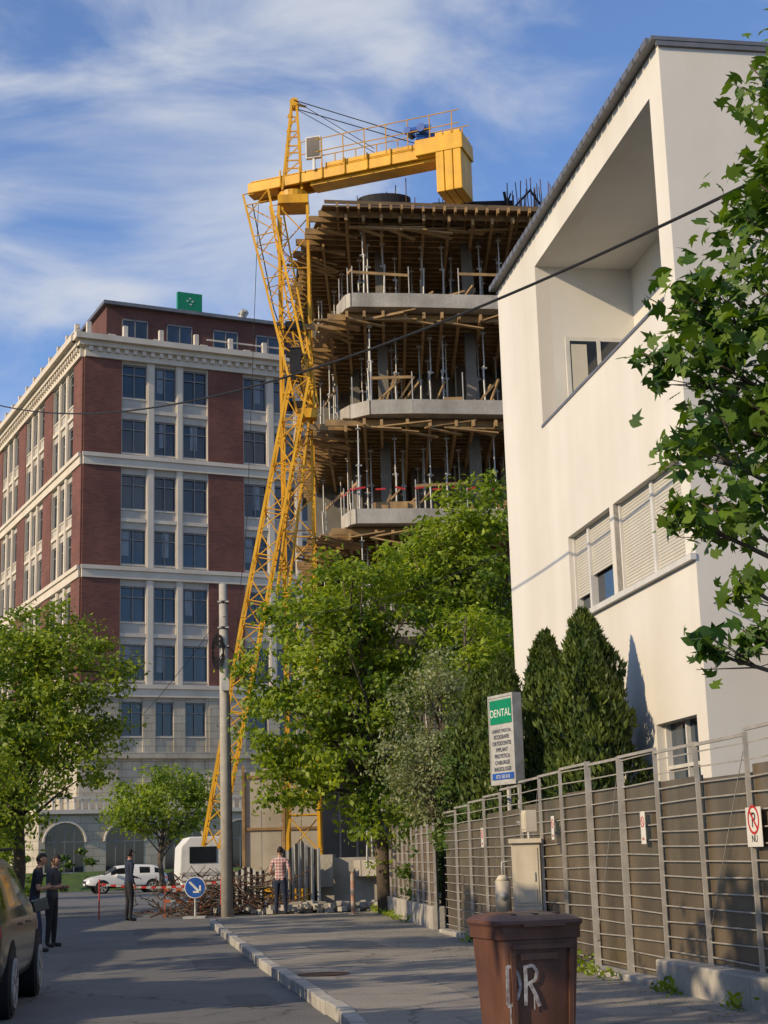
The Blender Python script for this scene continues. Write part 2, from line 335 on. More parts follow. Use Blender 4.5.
# ---------------------------------------------------------------- hotel
H=empty('brick_office_building')
HF=frame(-20.1,100,0,25.5)
rows=[10.7,14.5,18.4,22.3,26.1,30.0,33.9]
LEN=20.4; DEP=54
core=MB(HF); core.box(.4,LEN-.1,.4,DEP-.1,1,36); core.obj('wall_core',M_brickd,H)
brick=MB();stone=MB();rust=MB();glass=MB();fr=MB();spn=MB()
def facade(F,L_,bays,bricks):
    for q in (brick,stone,rust,glass,fr,spn): q.M=F
    for a,b in bricks:
        brick.box(a,b,-.12,.38,12.6,35.3)
        rust.box(a,b,-.1,.39,1,12.2)
    for a,b,wins in bays:
        edges=[a]+[x for w_ in wins for x in w_]+[b]
        piers=[(edges[i],edges[i+1]) for i in range(0,len(edges),2)]
        for p,q in piers:
            if q-p>.02:
                stone.box(p,q,-.06,.37,12.6,35.3); rust.box(p-.15,q+.15,-.04,.36,1,12.2)
                stone.box(p+.08,q-.08,-.12,-.06,13,35.1) if q-p>.3 else None
        for (p,q) in wins:
            for i,z in enumerate(rows):
                h=1.2 if i else 1.05
                low = rows[i-1]+1.2 if i else 1
                (spn if i else rust).box(p-.02,q+.02,.06,.35,low,z-h)
                if i==0: p2,q2=p+.15,q-.15
                else: p2,q2=p,q
                r_=random.random(); tl=random.uniform(-.02,.02); glass.add([(p2,.27,z-h),(q2,.27+tl,z-h),(q2,.27+tl,z+1.2),(p2,.27,z+1.2)],[(0,1,2,3)],0 if r_<.6 else 1)
                if random.random()<.35:
                    c0=random.uniform(p2,(p2+q2)/2); glass.add([(c0,.245,z-h+.6),(c0+(q2-p2)*.3,.245,z-h+.6),(c0+(q2-p2)*.3,.245,z+1.2),(c0,.245,z+1.2)],[(0,1,2,3)],2)
                fr.box(p2,p2+.07,.14,.24,z-h,z+1.2);fr.box(q2-.07,q2,.14,.24,z-h,z+1.2);fr.box((p2+q2)/2-.045,(p2+q2)/2+.045,.16,.235,z-h,z+1.2)
                fr.box(p2,q2,.15,.23,z-h,z-h+.1);fr.box(p2,q2,.15,.23,z+1.1,z+1.2);fr.box(p2,q2,.165,.23,z+.45,z+.53)
                stone.box(p2,q2,.0,.15,z-h-.1,z-h) 
            spn.box(p-.02,q+.02,.05,.34,35.1,35.3)
    for z in (12.2,20.05,27.75):
        stone.box(-.02,L_,-.22,.36,z,z+.75); stone.box(-.1,L_+.02,-.34,-.22,z+.55,z+.82)
    for z in (16.3,24.1,31.8):
        for a,b,w_ in bays: stone.box(a,b,-.07,.36,z-.12,z+.12)
    stone.box(0,L_,-.3,.4,35.3,36.0); stone.box(-.5,L_,-.6,.4,36.0,36.35); stone.box(-.8,L_,-.95,.4,36.35,36.75)
    x=.2
    while x<L_-.3: stone.box(x,x+.28,-.5,-.3,35.68,35.995); x+=.62
    x=0
    while x<L_-.2:
        stone.box(x,x+.3,-.62,-.3,36.75,37.65); x+=2.55
    stone.box(8.6,L_,-.5,-.42,37.35,37.45)
    rust.box(-.1,L_,-.3,.37,8.2,8.6)
w3=lambda a:[(a+.05,a+1.8),(a+2.35,a+3.9),(a+4.4,a+6.15)]
facade(HF,LEN,[(2.6,8.8,w3(2.6)),(11.4,17.6,w3(11.4))],[(0,2.6),(8.8,11.4),(17.6,20.2)])
LF=HF@frame(0,DEP,0,-90)
bb=[];br=[]
br.append((DEP-2.4,DEP));x=DEP-2.4
while x>8:
    bb.append((x-6.2,x,w3(x-6.2))); x-=6.2
    br.append((x-2.6,x)); x-=2.6
facade(LF,DEP,bb,br)
brick.M=stone.M=glass.M=fr.M=HF
att=MB(HF); att.box(2.2,LEN,2.6,DEP-4,36.2,40.2); att.obj('attic_wall',M_brickd,H)
roof=MB(HF); roof.box(1.9,LEN+.3,2.2,DEP-3.6,40.2,40.45); roof.box(.1,LEN,.1,DEP,36.0,36.18); roof.obj('roof',M_metalroof,H)
for a in (3.3,6.6,10.1,13.4,16.5):
    glass.add([(a,2.57,37.0),(a+1.9,2.57,37.0),(a+1.9,2.57,39.3),(a,2.57,39.3)],[(0,1,2,3)],0); 
    for u in (a,a+.93,a+1.84): fr.box(u,u+.07,2.5,2.56,37,39.3)
    fr.box(a,a+1.9,2.5,2.565,39.2,39.32)
    stone.box(a-1.0,a-.5,2.3,2.59,36.8,38.0)
pod=MB(HF); pod.box(-3.2,LEN,-3.2,.1,1,4.6); pod.box(-3.2,-.1,.1,18,1,4.6); pod.obj('podium_wall',M_stoneb,H)
for q in(stone,glass): q.M=HF
stone.box(-3.5,LEN,-3.5,-.15,4.6,4.85)
stone.box(-3.5,-.15,-.15,18.3,4.6,4.85)
for i in range(52): stone.box(-3.3+i*.45,-3.2+i*.45,-3.35,-3.25,4.85,5.5)
stone.box(-3.4,LEN,-3.4,-3.2,5.5,5.62)
for c in (-1.6,2.2,6,9.8,13.6,17.4):
    pts=[(c-1.2,1.1),(c+1.2,1.1),(c+1.2,2.9)]+[(c+1.2*math.cos(t),2.9+1.1*math.sin(t)) for t in [math.pi*i/12 for i in range(1,12)]]+[(c-1.2,2.9)]
    glass.add([(x_,-3.215,z_) for x_,z_ in pts],[tuple(range(len(pts)))],1)
    for i in range(12):
        t0=math.pi*i/12;t1=math.pi*(i+1)/12
        stone.beam((c+1.32*math.cos(t0),-3.25,2.9+1.22*math.sin(t0)),(c+1.32*math.cos(t1),-3.25,2.9+1.22*math.sin(t1)),.1,.24,up=(0,1,0))
    for dx in (-.6,0,.6): fr.box(c+dx-.03,c+dx+.03,-3.24,-3.216,1.1,3.8)
    fr.box(c-1.2,c+1.2,-3.245,-3.217,2.86,2.94)
brick.obj('brick_piers',M_brick,H);stone.obj('stone_trim',M_stone,H);rust.obj('base_wall',M_stoneb,H);glass.obj('windows',[M_glass,M_glassd,M_curt],H);fr.obj('window_frames',mat('frame_bronze_grey',(.2,.2,.2),(.14,.14,.14),2,.5),H);spn.obj('spandrels',M_spand,H)
mb=MB(HF); mb.box(8.2,10.1,5.0,5.3,41.2,42.9,0); mb.box(8.5,8.6,5.05,5.2,40.4,41.2,1); mb.box(9.7,9.8,5.05,5.2,40.4,41.2,1)
for i,(x_,z_) in enumerate([(8.9,42.2),(9.1,42.4),(9.3,42.2),(9.15,41.95)]): mb.box(x_,x_+.12,4.97,5.0,z_,z_+.1,2)
mb.obj('rooftop_sign',[M_green,M_steel,M_white])
mb=MB(HF); mb.tube((13.6,6,40.4),(13.6,6,42.0),.28,n=12); mb.tube((13.6,6,42.0),(13.9,6,42.4),.34,.3,12); mb.path([(13.6,5.9,42),(13.6,5.5,42.3)],.2); mb.obj('roof_vent_pipe',M_steel)

# ---------------------------------------------------------------- white house
W=empty('white_house'); WF=frame(2.51,30.5,0,-80.4); LW=10.14
mb=MB(WF)
holes=[(2.94,9.63,9.2,12.37),(4.16,6.58,5.4,6.85),(6.76,9.78,5.4,6.85),(8.1,9.75,1.9,3.25)]
mb.wall(0,LW,0,13,holes,.28)
S=WF@frame(LW,0,0,90)
mb.M=S; mb.wall(0,12,0,13,[(2.6,4.0,5.5,6.9),(1.4,2.2,2.1,3.2),(6,7.4,9.5,11)],.28)
mb.M=WF; mb.quad((0,0,0),(0,12,0),(0,12,13),(0,0,13)); mb.quad((0,12,0),(LW,12,0),(LW,12,13),(0,12,13)); 
mb.obj('walls',M_plaster,W)
mb=MB(WF)
mb.quad((2.94,.28,12.37),(9.63,.28,12.37),(9.63,1.9,12.37),(2.94,1.9,12.37))
mb.quad((2.94,.28,8.2),(2.94,1.9,8.2),(9.63,1.9,8.2),(9.63,.28,8.2))
mb.quad((2.94,1.9,8.2),(2.94,1.9,12.37),(9.63,1.9,12.37),(9.63,1.9,8.2))
mb.quad((2.94,.28,8.2),(2.94,.28,12.37),(2.94,1.9,12.37),(2.94,1.9,8.2)); mb.quad((9.63,.28,8.2),(9.63,1.9,8.2),(9.63,1.9,12.37),(9.63,.28,12.37))
mb.obj('loggia',M_plaster2,W)
mb=MB(WF); g=MB(WF); sh=MB(WF)
mb.box(2.96,3.02,.5,1.75,8.3,10.95,0); g.box(3.02,3.03,.58,1.1,8.9,10.87);g.box(3.02,3.03,1.17,1.67,8.9,10.87); mb.box(3.0,3.05,1.1,1.17,8.5,10.9,0)
sh.box(3.032,3.04,.6,.9,8.95,10.8)
g.box(5.5,8,1.88,1.89,8.3,10.9); mb.box(5.4,8.1,1.82,1.87,10.85,10.95,0)
mb.box(2.9,9.66,-.02,.3,9.19,9.24,1)
for a,b,div,drop in [(4.16,6.58,[5.05],.62),(6.76,9.78,[8.3],1.0)]:
    g.box(a,b,.2,.21,5.4,6.85)
    xs=[a]+div+[b]
    for i,(p,q) in enumerate(zip(xs,xs[1:])):
        dz=[.75,.6][i] if drop<1 else 1
        zb=6.85-1.45*dz; z=6.85
        while z>zb+.03: sh.beam((p+.05,.14,z-.025),(q-.05,.14,z-.025),.03,.042); z-=.05
        mb.box(p,p+.05,.08,.2,5.4,6.85,0); mb.box(q-.05,q,.08,.2,5.4,6.85,0)
    mb.box(a,b,.1,.2,5.4,5.46,0)
mb.box(4.0,LW+.02,-.08,.0,5.3,5.39,0); mb.box(6.58,6.76,-.01,.25,5.4,6.85,2)
g.box(8.1,9.75,.2,.21,1.9,3.25); mb.box(8.9,8.95,.14,.2,1.9,3.25,0);mb.box(8.1,9.75,.13,.2,2.6,2.65,0);mb.box(8.1,8.16,.12,.2,1.9,3.25,0);mb.box(9.69,9.75,.12,.2,1.9,3.25,0)
mb.box(8.0,9.85,-.06,.0,1.82,1.89,0)
mb.M=g.M=S
for a,b,c,d in [(2.6,4.0,5.5,6.9),(1.4,2.2,2.1,3.2),(6,7.4,9.5,11)]:
    g.box(a,b,.2,.21,c,d); mb.box(a,a+.06,.12,.2,c,d,0);mb.box(b-.06,b,.12,.2,c,d,0);mb.box((a+b)/2-.03,(a+b)/2+.03,.12,.2,c,d,0);mb.box(a-.05,b+.05,-.05,0,c-.07,c-.005,0)
mb.obj('frames_and_sills',[M_frame,M_metalroof,M_plaster],W); g.obj('window_glass',M_glass,W); sh.obj('roller_shutters',M_shut,W)
mb=MB(WF); mb.box(-.1,LW+.06,-.12,12.2,13.01,13.07,0)
x=-.05
while x<LW: mb.box(x,x+.24,-.17,-.121,12.98,13.09,0); x+=.3
mb.box(LW+.015,LW+.05,-.05,12,12.93,13.005,0)
mb.obj('roof',M_metalroof,W)
mb=MB(S); mb.add([(1.0,-1.3,3.9),(4.5,-1.3,3.9),(4.5,-.01,4.4),(1.0,-.01,4.4),(1.0,-1.3,3.98),(4.5,-1.3,3.98),(4.5,-.01,4.48),(1.0,-.01,4.48)],[(0,3,2,1),(4,5,6,7),(0,1,5,4),(1,2,6,5),(2,3,7,6),(3,0,4,7)]); mb.beam((1.2,-1.2,3.9),(1.2,-.01,3.4),.06,.06);mb.beam((4.2,-1.2,3.9),(4.2,-.01,3.4),.06,.06); mb.obj('entrance_canopy',M_metalroof,W)

# ---------------------------------------------------------------- construction building
C=empty('unfinished_concrete_building')
levels=[1.2,4.7,8.2,11.7,15.2,18.7,21.8]
def slabpoly(k,grow=0):
    fr_=[(-1.9,49.2),(-1.25,47.2),(-.95,46.25),(-.8,46.1),(1.0,46.3)] if k else [(-1.9,49.2),(-1.4,47.6),(-.9,46.7),(-.3,46.25),(1.0,46.3)]
    pts=[(-3.2,57.5),(-2.5,52.5)]+fr_+[(2.6,46.54),(4.2,46.78),(5.8,47.0),(7.2,47.2),(7.2,57.5)]
    c=Vector((2,51)); 
    return [tuple(Vector(p)+(Vector(p)-c).normalized()*grow) for p in pts]
def toppoly(g): return [(-3.1-g*.4,57.5),(-2.1-g,50.5),(-.95-g,45.9-g),(7.4+g,47.15-g),(7.4+g,57.5)]
sl_=MB();fw=MB();pr=MB();cr=MB();up_=MB()
def yf(x): return 46.0+.15*(x+1)
for i,z in enumerate(levels):
    pl=slabpoly(i%2); top=i==len(levels)-1
    if top: sl_.prism(toppoly(0)[::-1],z-.22,z,0)
    else: sl_.prism(pl[::-1],z-.22,z,0)
    if not top:
        q=[p for p in slabpoly(i%2,.04)][3:11]
        for a,b in zip(q,q[1:]): sl_.beam((a[0],a[1],z-.02),(b[0],b[1],z-.02),.16,.46)
    if i>=3:
        zz=z-.225
        q=toppoly(.25 if not top else .7); fw.prism(q[::-1],zz-.05,zz-.003,0) if top else fw.prism([(a,b+.9) for a,b in q][::-1],zz-.05,zz-.003,0)
        y=(45.6 if top else 46.6)
        while y<57:
            lb=-1.15-.3*(y-46.5) if y>46.5 else -1.1
            pro=1.0 if y<50 else .35
            x0=max(lb,-2.75)-random.uniform(.3*pro,1.0*pro)-(.3*pro if top else 0); x1=7.3+random.uniform(0,.3)
            sk=.15*8.4
            if y<48.5: fw.beam((x0,y-.05,zz-.15),(x1,y+sk-.05,zz-.15),.08,.2,1)
            else: fw.beam((x0,y+random.uniform(-.03,.03),zz-.15),(x1,y+1.2,zz-.15),.08,.2,1)
            y+=random.uniform(.36,.5)
        x=-2.4
        while x<7.4:
            yb=yf(x)-.1 if x>-1 else 46.2+(-1-x)*3.0
            fw.beam((x,yb-random.uniform(.15,.75)*(1 if top else .4),zz-.36),(x,57,zz-.36),.09,.2,1); x+=random.uniform(.5,.85)
        if top:
            x=-1.2
            while x<7.6:
                fw.beam((x,yf(x)-.95-random.uniform(0,.15),zz-.14),(x,yf(x)+.8,zz-.14),.07,.16,1); x+=.34
            fw.beam((-1.6,45.2,zz+.1),(8.1,46.65,zz+.1),.03,.12,0)
        for _ in range(18):
            x=random.uniform(-1.2,5.8); fw.beam((x,yf(x)-.1,zz-.48),(x+random.uniform(.8,1.8),yf(x)+random.uniform(-.3,.5),zz-.4+random.uniform(-.35,.25)),.16,.04,1)
        for _ in range(9):
            y=random.uniform(46.5,50.5); x=-1.15-.3*(y-46.5); fw.beam((x-random.uniform(.4,1.0),y-.4,zz-.3+random.uniform(-.1,.1)),(x+.6,y+random.uniform(-.2,.6),zz-.5),.14,.05,1)
    if i<len(levels)-1:
        zt=levels[i+1]-.22
        for x in np.arange(-2.4,7.2,.95):
            for y in np.arange(46.5,54,1.25):
                if x< -1.0-.31*(y-46.5)+.35 or y<yf(x)+.35: continue
                xx=x+random.uniform(-.3,.3);yy=y+random.uniform(-.3,.3)
                pr.tube((xx,yy,z),(xx+random.uniform(-.06,.06),yy,z+1.7),.032,n=6); pr.tube((xx,yy,z+1.6),(xx,yy,zt-.3),.024,n=6)
                pr.box(xx-.08,xx+.08,yy-.08,yy+.08,zt-.46,zt-.44)
                pr.tube((xx-.09,yy-.02,z+1.65),(xx+.09,yy+.02,z+1.65),.03,n=5)
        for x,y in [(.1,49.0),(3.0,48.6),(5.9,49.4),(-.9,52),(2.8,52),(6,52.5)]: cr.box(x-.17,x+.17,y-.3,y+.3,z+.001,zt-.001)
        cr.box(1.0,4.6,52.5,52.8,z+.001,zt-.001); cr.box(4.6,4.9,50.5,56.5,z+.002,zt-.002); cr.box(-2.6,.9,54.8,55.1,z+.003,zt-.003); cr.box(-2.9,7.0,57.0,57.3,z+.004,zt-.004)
        if i>=3:
            q=slabpoly(i%2,.0)[2:11]
            for a,b in zip(q,q[1:]):
                if random.random()<.3: up_.beam((a[0],a[1],z+.95),(b[0],b[1],z+.95+random.uniform(-.12,.12)),.03,.09,0)
                up_.tube((a[0],a[1],z+.1),(a[0],a[1],z+1.15),.018,n=5,mi=2)
            for _ in range(22):
                x=random.uniform(-.6,6.0); y=yf(x)+random.uniform(.4,1.6)
                up_.beam((x,y,z+.1+random.uniform(0,.1)),(x+random.uniform(.3,1.2),y+random.uniform(-.3,.3),z+.2+random.uniform(0,1.1)),.1,.05,0)
            for _ in range(6):
                x=random.uniform(-.4,5.5); y=yf(x)+random.uniform(.6,2); h=random.uniform(.3,.7); up_.box(x,x+random.uniform(.5,1.2),y,y+.6,z+.005,z+h,random.choice([0,3]))
tp=slabpoly(1,.1)[3:9]
for a,b in zip(tp,tp[1:]):
    for k in range(6):
        if k%2==0: up_.beam((a[0]+(b[0]-a[0])*k/6,a[1]+(b[1]-a[1])*k/6,12.55+.04*math.sin(k*2)),(a[0]+(b[0]-a[0])*(k+1)/6,a[1]+(b[1]-a[1])*(k+1)/6,12.55+.04*math.sin(k*2+2)),.01,.055,1)
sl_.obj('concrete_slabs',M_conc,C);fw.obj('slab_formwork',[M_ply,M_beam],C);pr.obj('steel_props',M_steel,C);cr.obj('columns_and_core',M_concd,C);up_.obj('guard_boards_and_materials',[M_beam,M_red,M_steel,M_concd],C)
mb=MB(); z=21.8
for (x0,x1,y0,y1,h) in [(-.6,.5,47.2,47.3,.7),(1.9,4.6,47.6,47.75,.8),(.4,1.6,49,49.2,.9),(5.0,6.6,48,48.2,.7)]:
    mb.box(x0,x1,y0,y1,z+.02,z+h,0)
for i in range(14):
    t=math.pi*(i/13); t2=math.pi*((i+1)/13); mb.beam((.3-.85*math.cos(t),47.2-.5*math.sin(t),z+.4),(.3-.85*math.cos(t2),47.2-.5*math.sin(t2),z+.4),.05,.75,0)
for i in range(90):
    x=random.choice([random.uniform(4.2,6.4),random.uniform(-.6,6.5)]);y=random.uniform(46.8,49); mb.tube((x,y,z),(x+random.uniform(-.08,.08),y,z+random.uniform(.5,1.4)),.016,n=4,mi=1)
for i in range(9):
    x=random.uniform(4.2,7); mb.beam((x,47.4,z+.3),(x+random.uniform(-.5,.8),47.4,z+1.0+random.uniform(-.3,.3)),.09,.05,2)
mb.obj('wall_forms_and_rebar',[M_black,M_rust,M_black],C)
# ---------------------------------------------------------------- crane
K=empty('tower_crane'); mx_,my_=-2.72,48.0
mb=MB(); mb.lattice((mx_,my_,.6),(mx_,my_,22.6),.95,.95,20,0,.045,.022,up=(0,1,0)); 
mb.box(mx_-.5,mx_+.5,my_-.5,my_+.5,22.7,23.0); mb.tube((mx_,my_,22.95),(mx_,my_,23.2),.5,n=20)
mb.obj('mast',M_yel,K)
mb=MB(); A=Vector((-4.1,48.5,23.5)); B=Vector((2.95,46.0,23.62)); d=(B-A).normalized()
nrm=Vector((-d.y,d.x,0)).normalized()
for s in (-1,1):
    o=nrm*(.42*s); mb.beam(A+o,B+o,.12,.34); mb.beam(A+o+d*2.8+Vector((0,0,.3)),B+o+Vector((0,0,.3)),.1,.14)
mb.beam(A+d*2.2+Vector((0,0,-.1)),B+Vector((0,0,-.1)),.66,.36)
mb.beam(A+d*.1+Vector((0,0,.2)),B+Vector((0,0,.202)),.95,.04)
mb.beam(A-d*.1,A+d*1.0,.5,.26)
for t in (1.2,1.9,2.7,3.5,4.3,5.1): mb.beam(A+d*t-nrm*.5+Vector((0,0,-.17)),A+d*t-nrm*.5+Vector((0,0,.4)),.06,.06)
mb.obj('counter_jib',M_yel,K,bevel=.015)
mb=MB(); c=B-d*.05
for j in range(3): mb.beam(c-d*(.05+.29*j)+Vector((0,0,-1.5)),c-d*(.05+.29*j)+Vector((0,0,.55)),.27,1.2,up=tuple(nrm))
mb.beam(B-d*1.5+Vector((0,0,.15)),B+d*.1+Vector((0,0,.15)),1.25,.55)
mb.obj('ballast',M_yel,K,bevel=.025)
mb=MB()
for s in (-1,1):
    o=nrm*(.6*s)
    for h in (.5,.95): mb.tube(A+d*2+o+Vector((0,0,.25+h)),B+o+Vector((0,0,.25+h)),.018,n=5)
    t=2.0
    while t<7.5: mb.tube(A+d*t+o+Vector((0,0,.2)),A+d*t+o+Vector((0,0,1.2)),.02,n=5); t+=.75
mb.obj('handrails',M_yel2,K)
mb=MB(); ap=Vector((mx_+.08,my_,26.5)); ml=Vector((mx_,my_,23.2))
for dx,dy in [(-.35,-.4),(-.35,.4),(.3,-.4),(.3,.4)]: mb.beam(ml+Vector((dx,dy,0)),ap+Vector((dx*.25,dy*.35,0)),.075,.075)
for i in range(1,6):
    t=i/6; k=1-.7*t; z=23.2+3.3*t
    mb.beam((mx_-.35*k,my_-.4*k,z),(mx_+.3*k,my_-.4*k,z),.04,.04);mb.beam((mx_-.35*k,my_-.4*k,z),(mx_+.3*k*.9,my_-.4*k*.9,z+.5),.035,.035);mb.beam((mx_-.35*k,my_+.4*k,z),(mx_+.3*k,my_+.4*k,z),.04,.04)
mb.tube(ap+Vector((0,-.2,0)),ap+Vector((0,.2,0)),.15,n=12); mb.beam(ap,ap+Vector((.4,0,-.1)),.06,.06)
mb.obj('apex_frame',M_yel,K)
mb=MB()
for s in (-.3,.3):
    mb.tube(ap+Vector((0,s,0)),B-d*1.2+nrm*s+Vector((0,0,.5)),.018,n=5); mb.tube(ap+Vector((0,s,0)),B-d*3.0+nrm*s+Vector((0,0,.6)),.012,n=5)
mb.path([(-4.1,48,22.9),(-3.4,47.5,19),(-2.35,47.1,15.6)],.02,5); mb.path([(-3.9,48,22.9),(-4.3,47.2,12),(-5.2,47,3)],.01,5)
mb.obj('cables',M_black,K)
mb=MB(); q=A+d*2.25+Vector((0,0,.95)); fx=frame(q.x,q.y-.55,q.z,-15)
mb.M=fx; mb.box(-.26,.26,-.08,.08,-.38,.38,0); mb.box(-.22,.22,-.1,-.081,-.34,.34,1); mb.box(-.04,.04,-.05,.05,-.8,-.38,0)
mb.obj('control_cabinet',[M_white,M_concd],K,bevel=.01)
mb=MB(); q=A+d*6.2+Vector((0,0,.85)); mb.tube(q-nrm*.62,q-nrm*.1,.15,n=14); mb.box(q.x-.35,q.x+.35,q.y-.35,q.y+.2,q.z-.32,q.z-.1); mb.tube(q-d*.45-nrm*.62,q-d*.45-nrm*.1,.12,n=14); mb.tube(q-d*.5-nrm*.5,q+d*.3-nrm*.5,.1,n=14); mb.obj('winch_motor',M_blue,K,bevel=.01)
mb=MB(); J=(0,1,0)
mb.lattice((-3.95,47.9,23.1),(-2.35,47.0,15.3),.85,.7,10,0,.035,.02,up=J,taper=.7)
mb.lattice((-3.3,47.9,22.7),(-2.2,47.4,15.6),.4,.4,11,0,.03,.017,up=J)
mb.lattice((-2.55,46.9,16.4),(-4.15,46.8,8.5),.62,.6,11,0,.038,.021,up=J)
mb.lattice((-4.15,46.8,8.5),(-5.4,46.7,1.9),.62,.6,10,0,.038,.021,up=J,taper=.8)
mb.lattice((-2.45,47.2,15.2),(-3.2,46.95,9.5),.35,.4,9,0,.028,.016,up=J)
mb.box(-2.65,-2.05,46.8,47.3,15.1,15.4)
mb.obj('folded_jib',M_yel,K)
mb=MB()
for k in range(4): mb.box(mx_-.3,mx_+.25,47.3,47.42,18.2-k*.9,18.5-k*.9)
mb.box(-2.85,-2.5,46.6,46.9,16.5,17.3); mb.obj('hook_block',M_black,K)
mb=MB(); mb.box(mx_-2,mx_+2,my_-.2,my_+.2,.3,.65,0);mb.box(mx_-.2,mx_+.2,my_-2,my_+2,.31,.66,0); mb.box(mx_-.9,mx_+.9,my_-1.3,my_+1.3,.67,1.6,1)
for a in (-1.9,1.9): mb.tube((mx_+a,my_,0),(mx_+a,my_,.35),.1,n=8);mb.tube((mx_,my_+a,0),(mx_,my_+a,.35),.1,n=8)
mb.obj('base',[M_yel,M_conc],K)

# ---------------------------------------------------------------- site hoarding, tarps, debris
mb=MB(); mb.M=frame(-4.7,48.9,0,8)
for i in range(4): mb.box(i*.62,i*.62+.6,0,.04+.01*(i%2),.3,4.2+.1*(i%2),0)
for x in (0,1.25,2.45): mb.box(x,x+.08,-.08,-.001,0,4.4,1)
for z in (.6,2.4,4.0): mb.box(0,2.5,-.05,-.002,z,z+.08,1)
mb.obj('site_hoarding',[M_tan,M_beam])
def tarp(name,x,y,wd,h,m1,m2,seed,st=2):
    rr=random.Random(seed); mb=MB(); n=26;k=6
    V=[];
    for j in range(k+1):
        for i in range(n+1):
            u=i/n; V.append((x+wd*u,y+.07*math.sin(u*38+rr.random()*.6)*(1.2-j/k),.02+h*j/k*(1-.06*math.sin(u*9)-.05*rr.random())))
    for j in range(k):
        for i in range(n):
            a=j*(n+1)+i; mb.f.append((a,a+1,a+n+2,a+n+1)); mb.m.append((i//st)%2)
    mb.v=V; return mb.obj(name,[m1,m2],smooth=True)
M_gw=mat('dull_white_tarp',(.45,.45,.43),(.3,.3,.29),3,.7)
tarp('striped_tarpaulin',-4.9,46.2,1.1,1.25,M_black,M_gw,1); tarp('striped_tarpaulin',-3.35,46.0,1.2,1.9,M_gw,M_black,2)
mb=MB(); mb.box(-2.4,3.5,47.0,47.25,0,1.5); mb.obj('site_wall',M_conc)
mb=MB()
for i in range(620):
    cx,cy,s,hh=random.choice([(-5.7,44.8,.55,.75),(-4.6,45.2,.7,1.0),(-3.9,45.0,.6,1.1),(-6.4,48.5,.8,1.1),(-4.4,44.9,.8,1.1)])
    x=random.gauss(cx,s);y=random.gauss(cy,.3);z=random.random()**1.5*hh; a=random.uniform(0,6.3);l=random.uniform(.2,.7)
    mb.tube((x,y,z),(x+math.cos(a)*l,y+math.sin(a)*l*.6,max(.02,z+random.uniform(-.2,.4))),random.uniform(.008,.022),n=4,mi=random.choice([0,0,1,2]))
mb.obj('brushwood_and_scrap_pile',[M_rust,M_bark,M_soil])
mb=MB()
for i in range(260):
    x=random.gauss(-2.0,.9);y=random.gauss(44.9,.4);s=random.uniform(.03,.14); mb.M=frame(x,y,random.random()*.2,random.uniform(0,90)); mb.box(-s,s,-s*.7,s*.7,0,s*1.1)
mb.obj('rubble_heap',M_conc)
E=empty('road_works_barrier'); mb=MB(); 
mb.M=frame(-6.5,44.6,0,5)
for x in (0,1.0): mb.box(x,x+.04,0,.04,0,.8,0); mb.box(x-.02,x+.07,-.25,.25,0,.04,0)
for z in (.4,.7):
    for i in range(6): mb.box(.0+i*.17,.0+(i+1)*.17-.004,-.03,-.005,z,z+.09,i%2)
M_or=mat('faded_orange',(.5,.13,.05),(.35,.1,.05),3,.6)
mb.obj('frame',[M_or,M_gw],E)
E2=empty('keep_right_sign'); mb=MB(); cx,cy,cz=-5.45,43.2,.82
mb.tube((cx,cy+.05,0),(cx,cy+.05,1.05),.03,n=8,mi=1); mb.tube((cx,cy-.01,cz),(cx,cy+.02,cz),.29,n=32,mi=2); mb.tube((cx,cy-.02,cz),(cx,cy+.0,cz),.265,n=32,mi=0)
mb.beam((cx-.15,cy-.025,cz+.15),(cx+.1,cy-.025,cz-.1),.008,.06,2,up=(1,0,1)); mb.beam((cx+.14,cy-.026,cz-.14),(cx+.14,cy-.026,cz+.05),.008,.05,2,up=(1,0,0));mb.beam((cx+.16,cy-.026,cz-.12),(cx-.05,cy-.026,cz-.12),.008,.05,2)
mb.box(cx-.3,cx+.3,cy-.25,cy+.3,0,.06,1); mb.obj('sign_parts',[M_blue,M_steel,M_white],E2)
mb=MB()
for i in range(24):
    x=-8.2+i*.14; z=.95-.12*math.sin(math.pi*i/24); mb.beam((x,44.2,z),(x+.14,44.2,z),.006,.06,i%2)
mb.tube((-8.25,44.2,0),(-8.25,44.2,1.1),.02,mi=0); mb.tube((-4.85,44.2,0),(-4.85,44.2,1.1),.02,mi=0); mb.obj('barrier_tape',[M_red,M_gw])
mb=MB(); mb.M=frame(-1.05,39.5,.12,0)
for i in range(6): mb.tube((0,0,i*.16),(0,0,(i+1)*.16),.055,n=12,mi=i%2)
mb.tube((0,0,.96),(0,0,1.02),.055,.02,12,0); mb.tube((0,0,0),(0,0,.03),.12,n=12,mi=1); mb.obj('bollard',[mat('faded_red',(.45,.25,.18),rough=.7),mat('faded_pink',(.45,.36,.3),rough=.7)])
V=empty('site_caravan'); VF=frame(-8.6,64,0,12); mb=MB(VF)
prof=[(-.0,.55),(1.7,.55),(1.8,1.0),(1.8,2.1),(1.55,2.5),(.3,2.5),(-.05,2.1),(-.1,1.0)]
n=len(prof); vs=[(x,0,z) for x,z in prof]+[(x,3.2,z) for x,z in prof]
mb.add(vs,[tuple(range(n)),tuple(range(2*n-1,n-1,-1))]+[(i,i+n,(i+1)%n+n,(i+1)%n) for i in range(n)],0)
mb.obj('body',M_white,V,bevel=.05)
mb=MB(VF); mb.box(.3,1.4,-.03,-.005,1.45,2.1,0)
for s in (-.12,1.8): mb.tube((s,1.6,.33),(s+.12,1.6,.33),.33,n=18,mi=1)
mb.beam((.85,0,.5),(.85,-1.1,.45),.08,.08,2); mb.box(.0,1.7,-.02,-.004,.95,1.1,2); mb.obj('window_and_wheels',[M_glassd,M_rubber,M_steel],V)

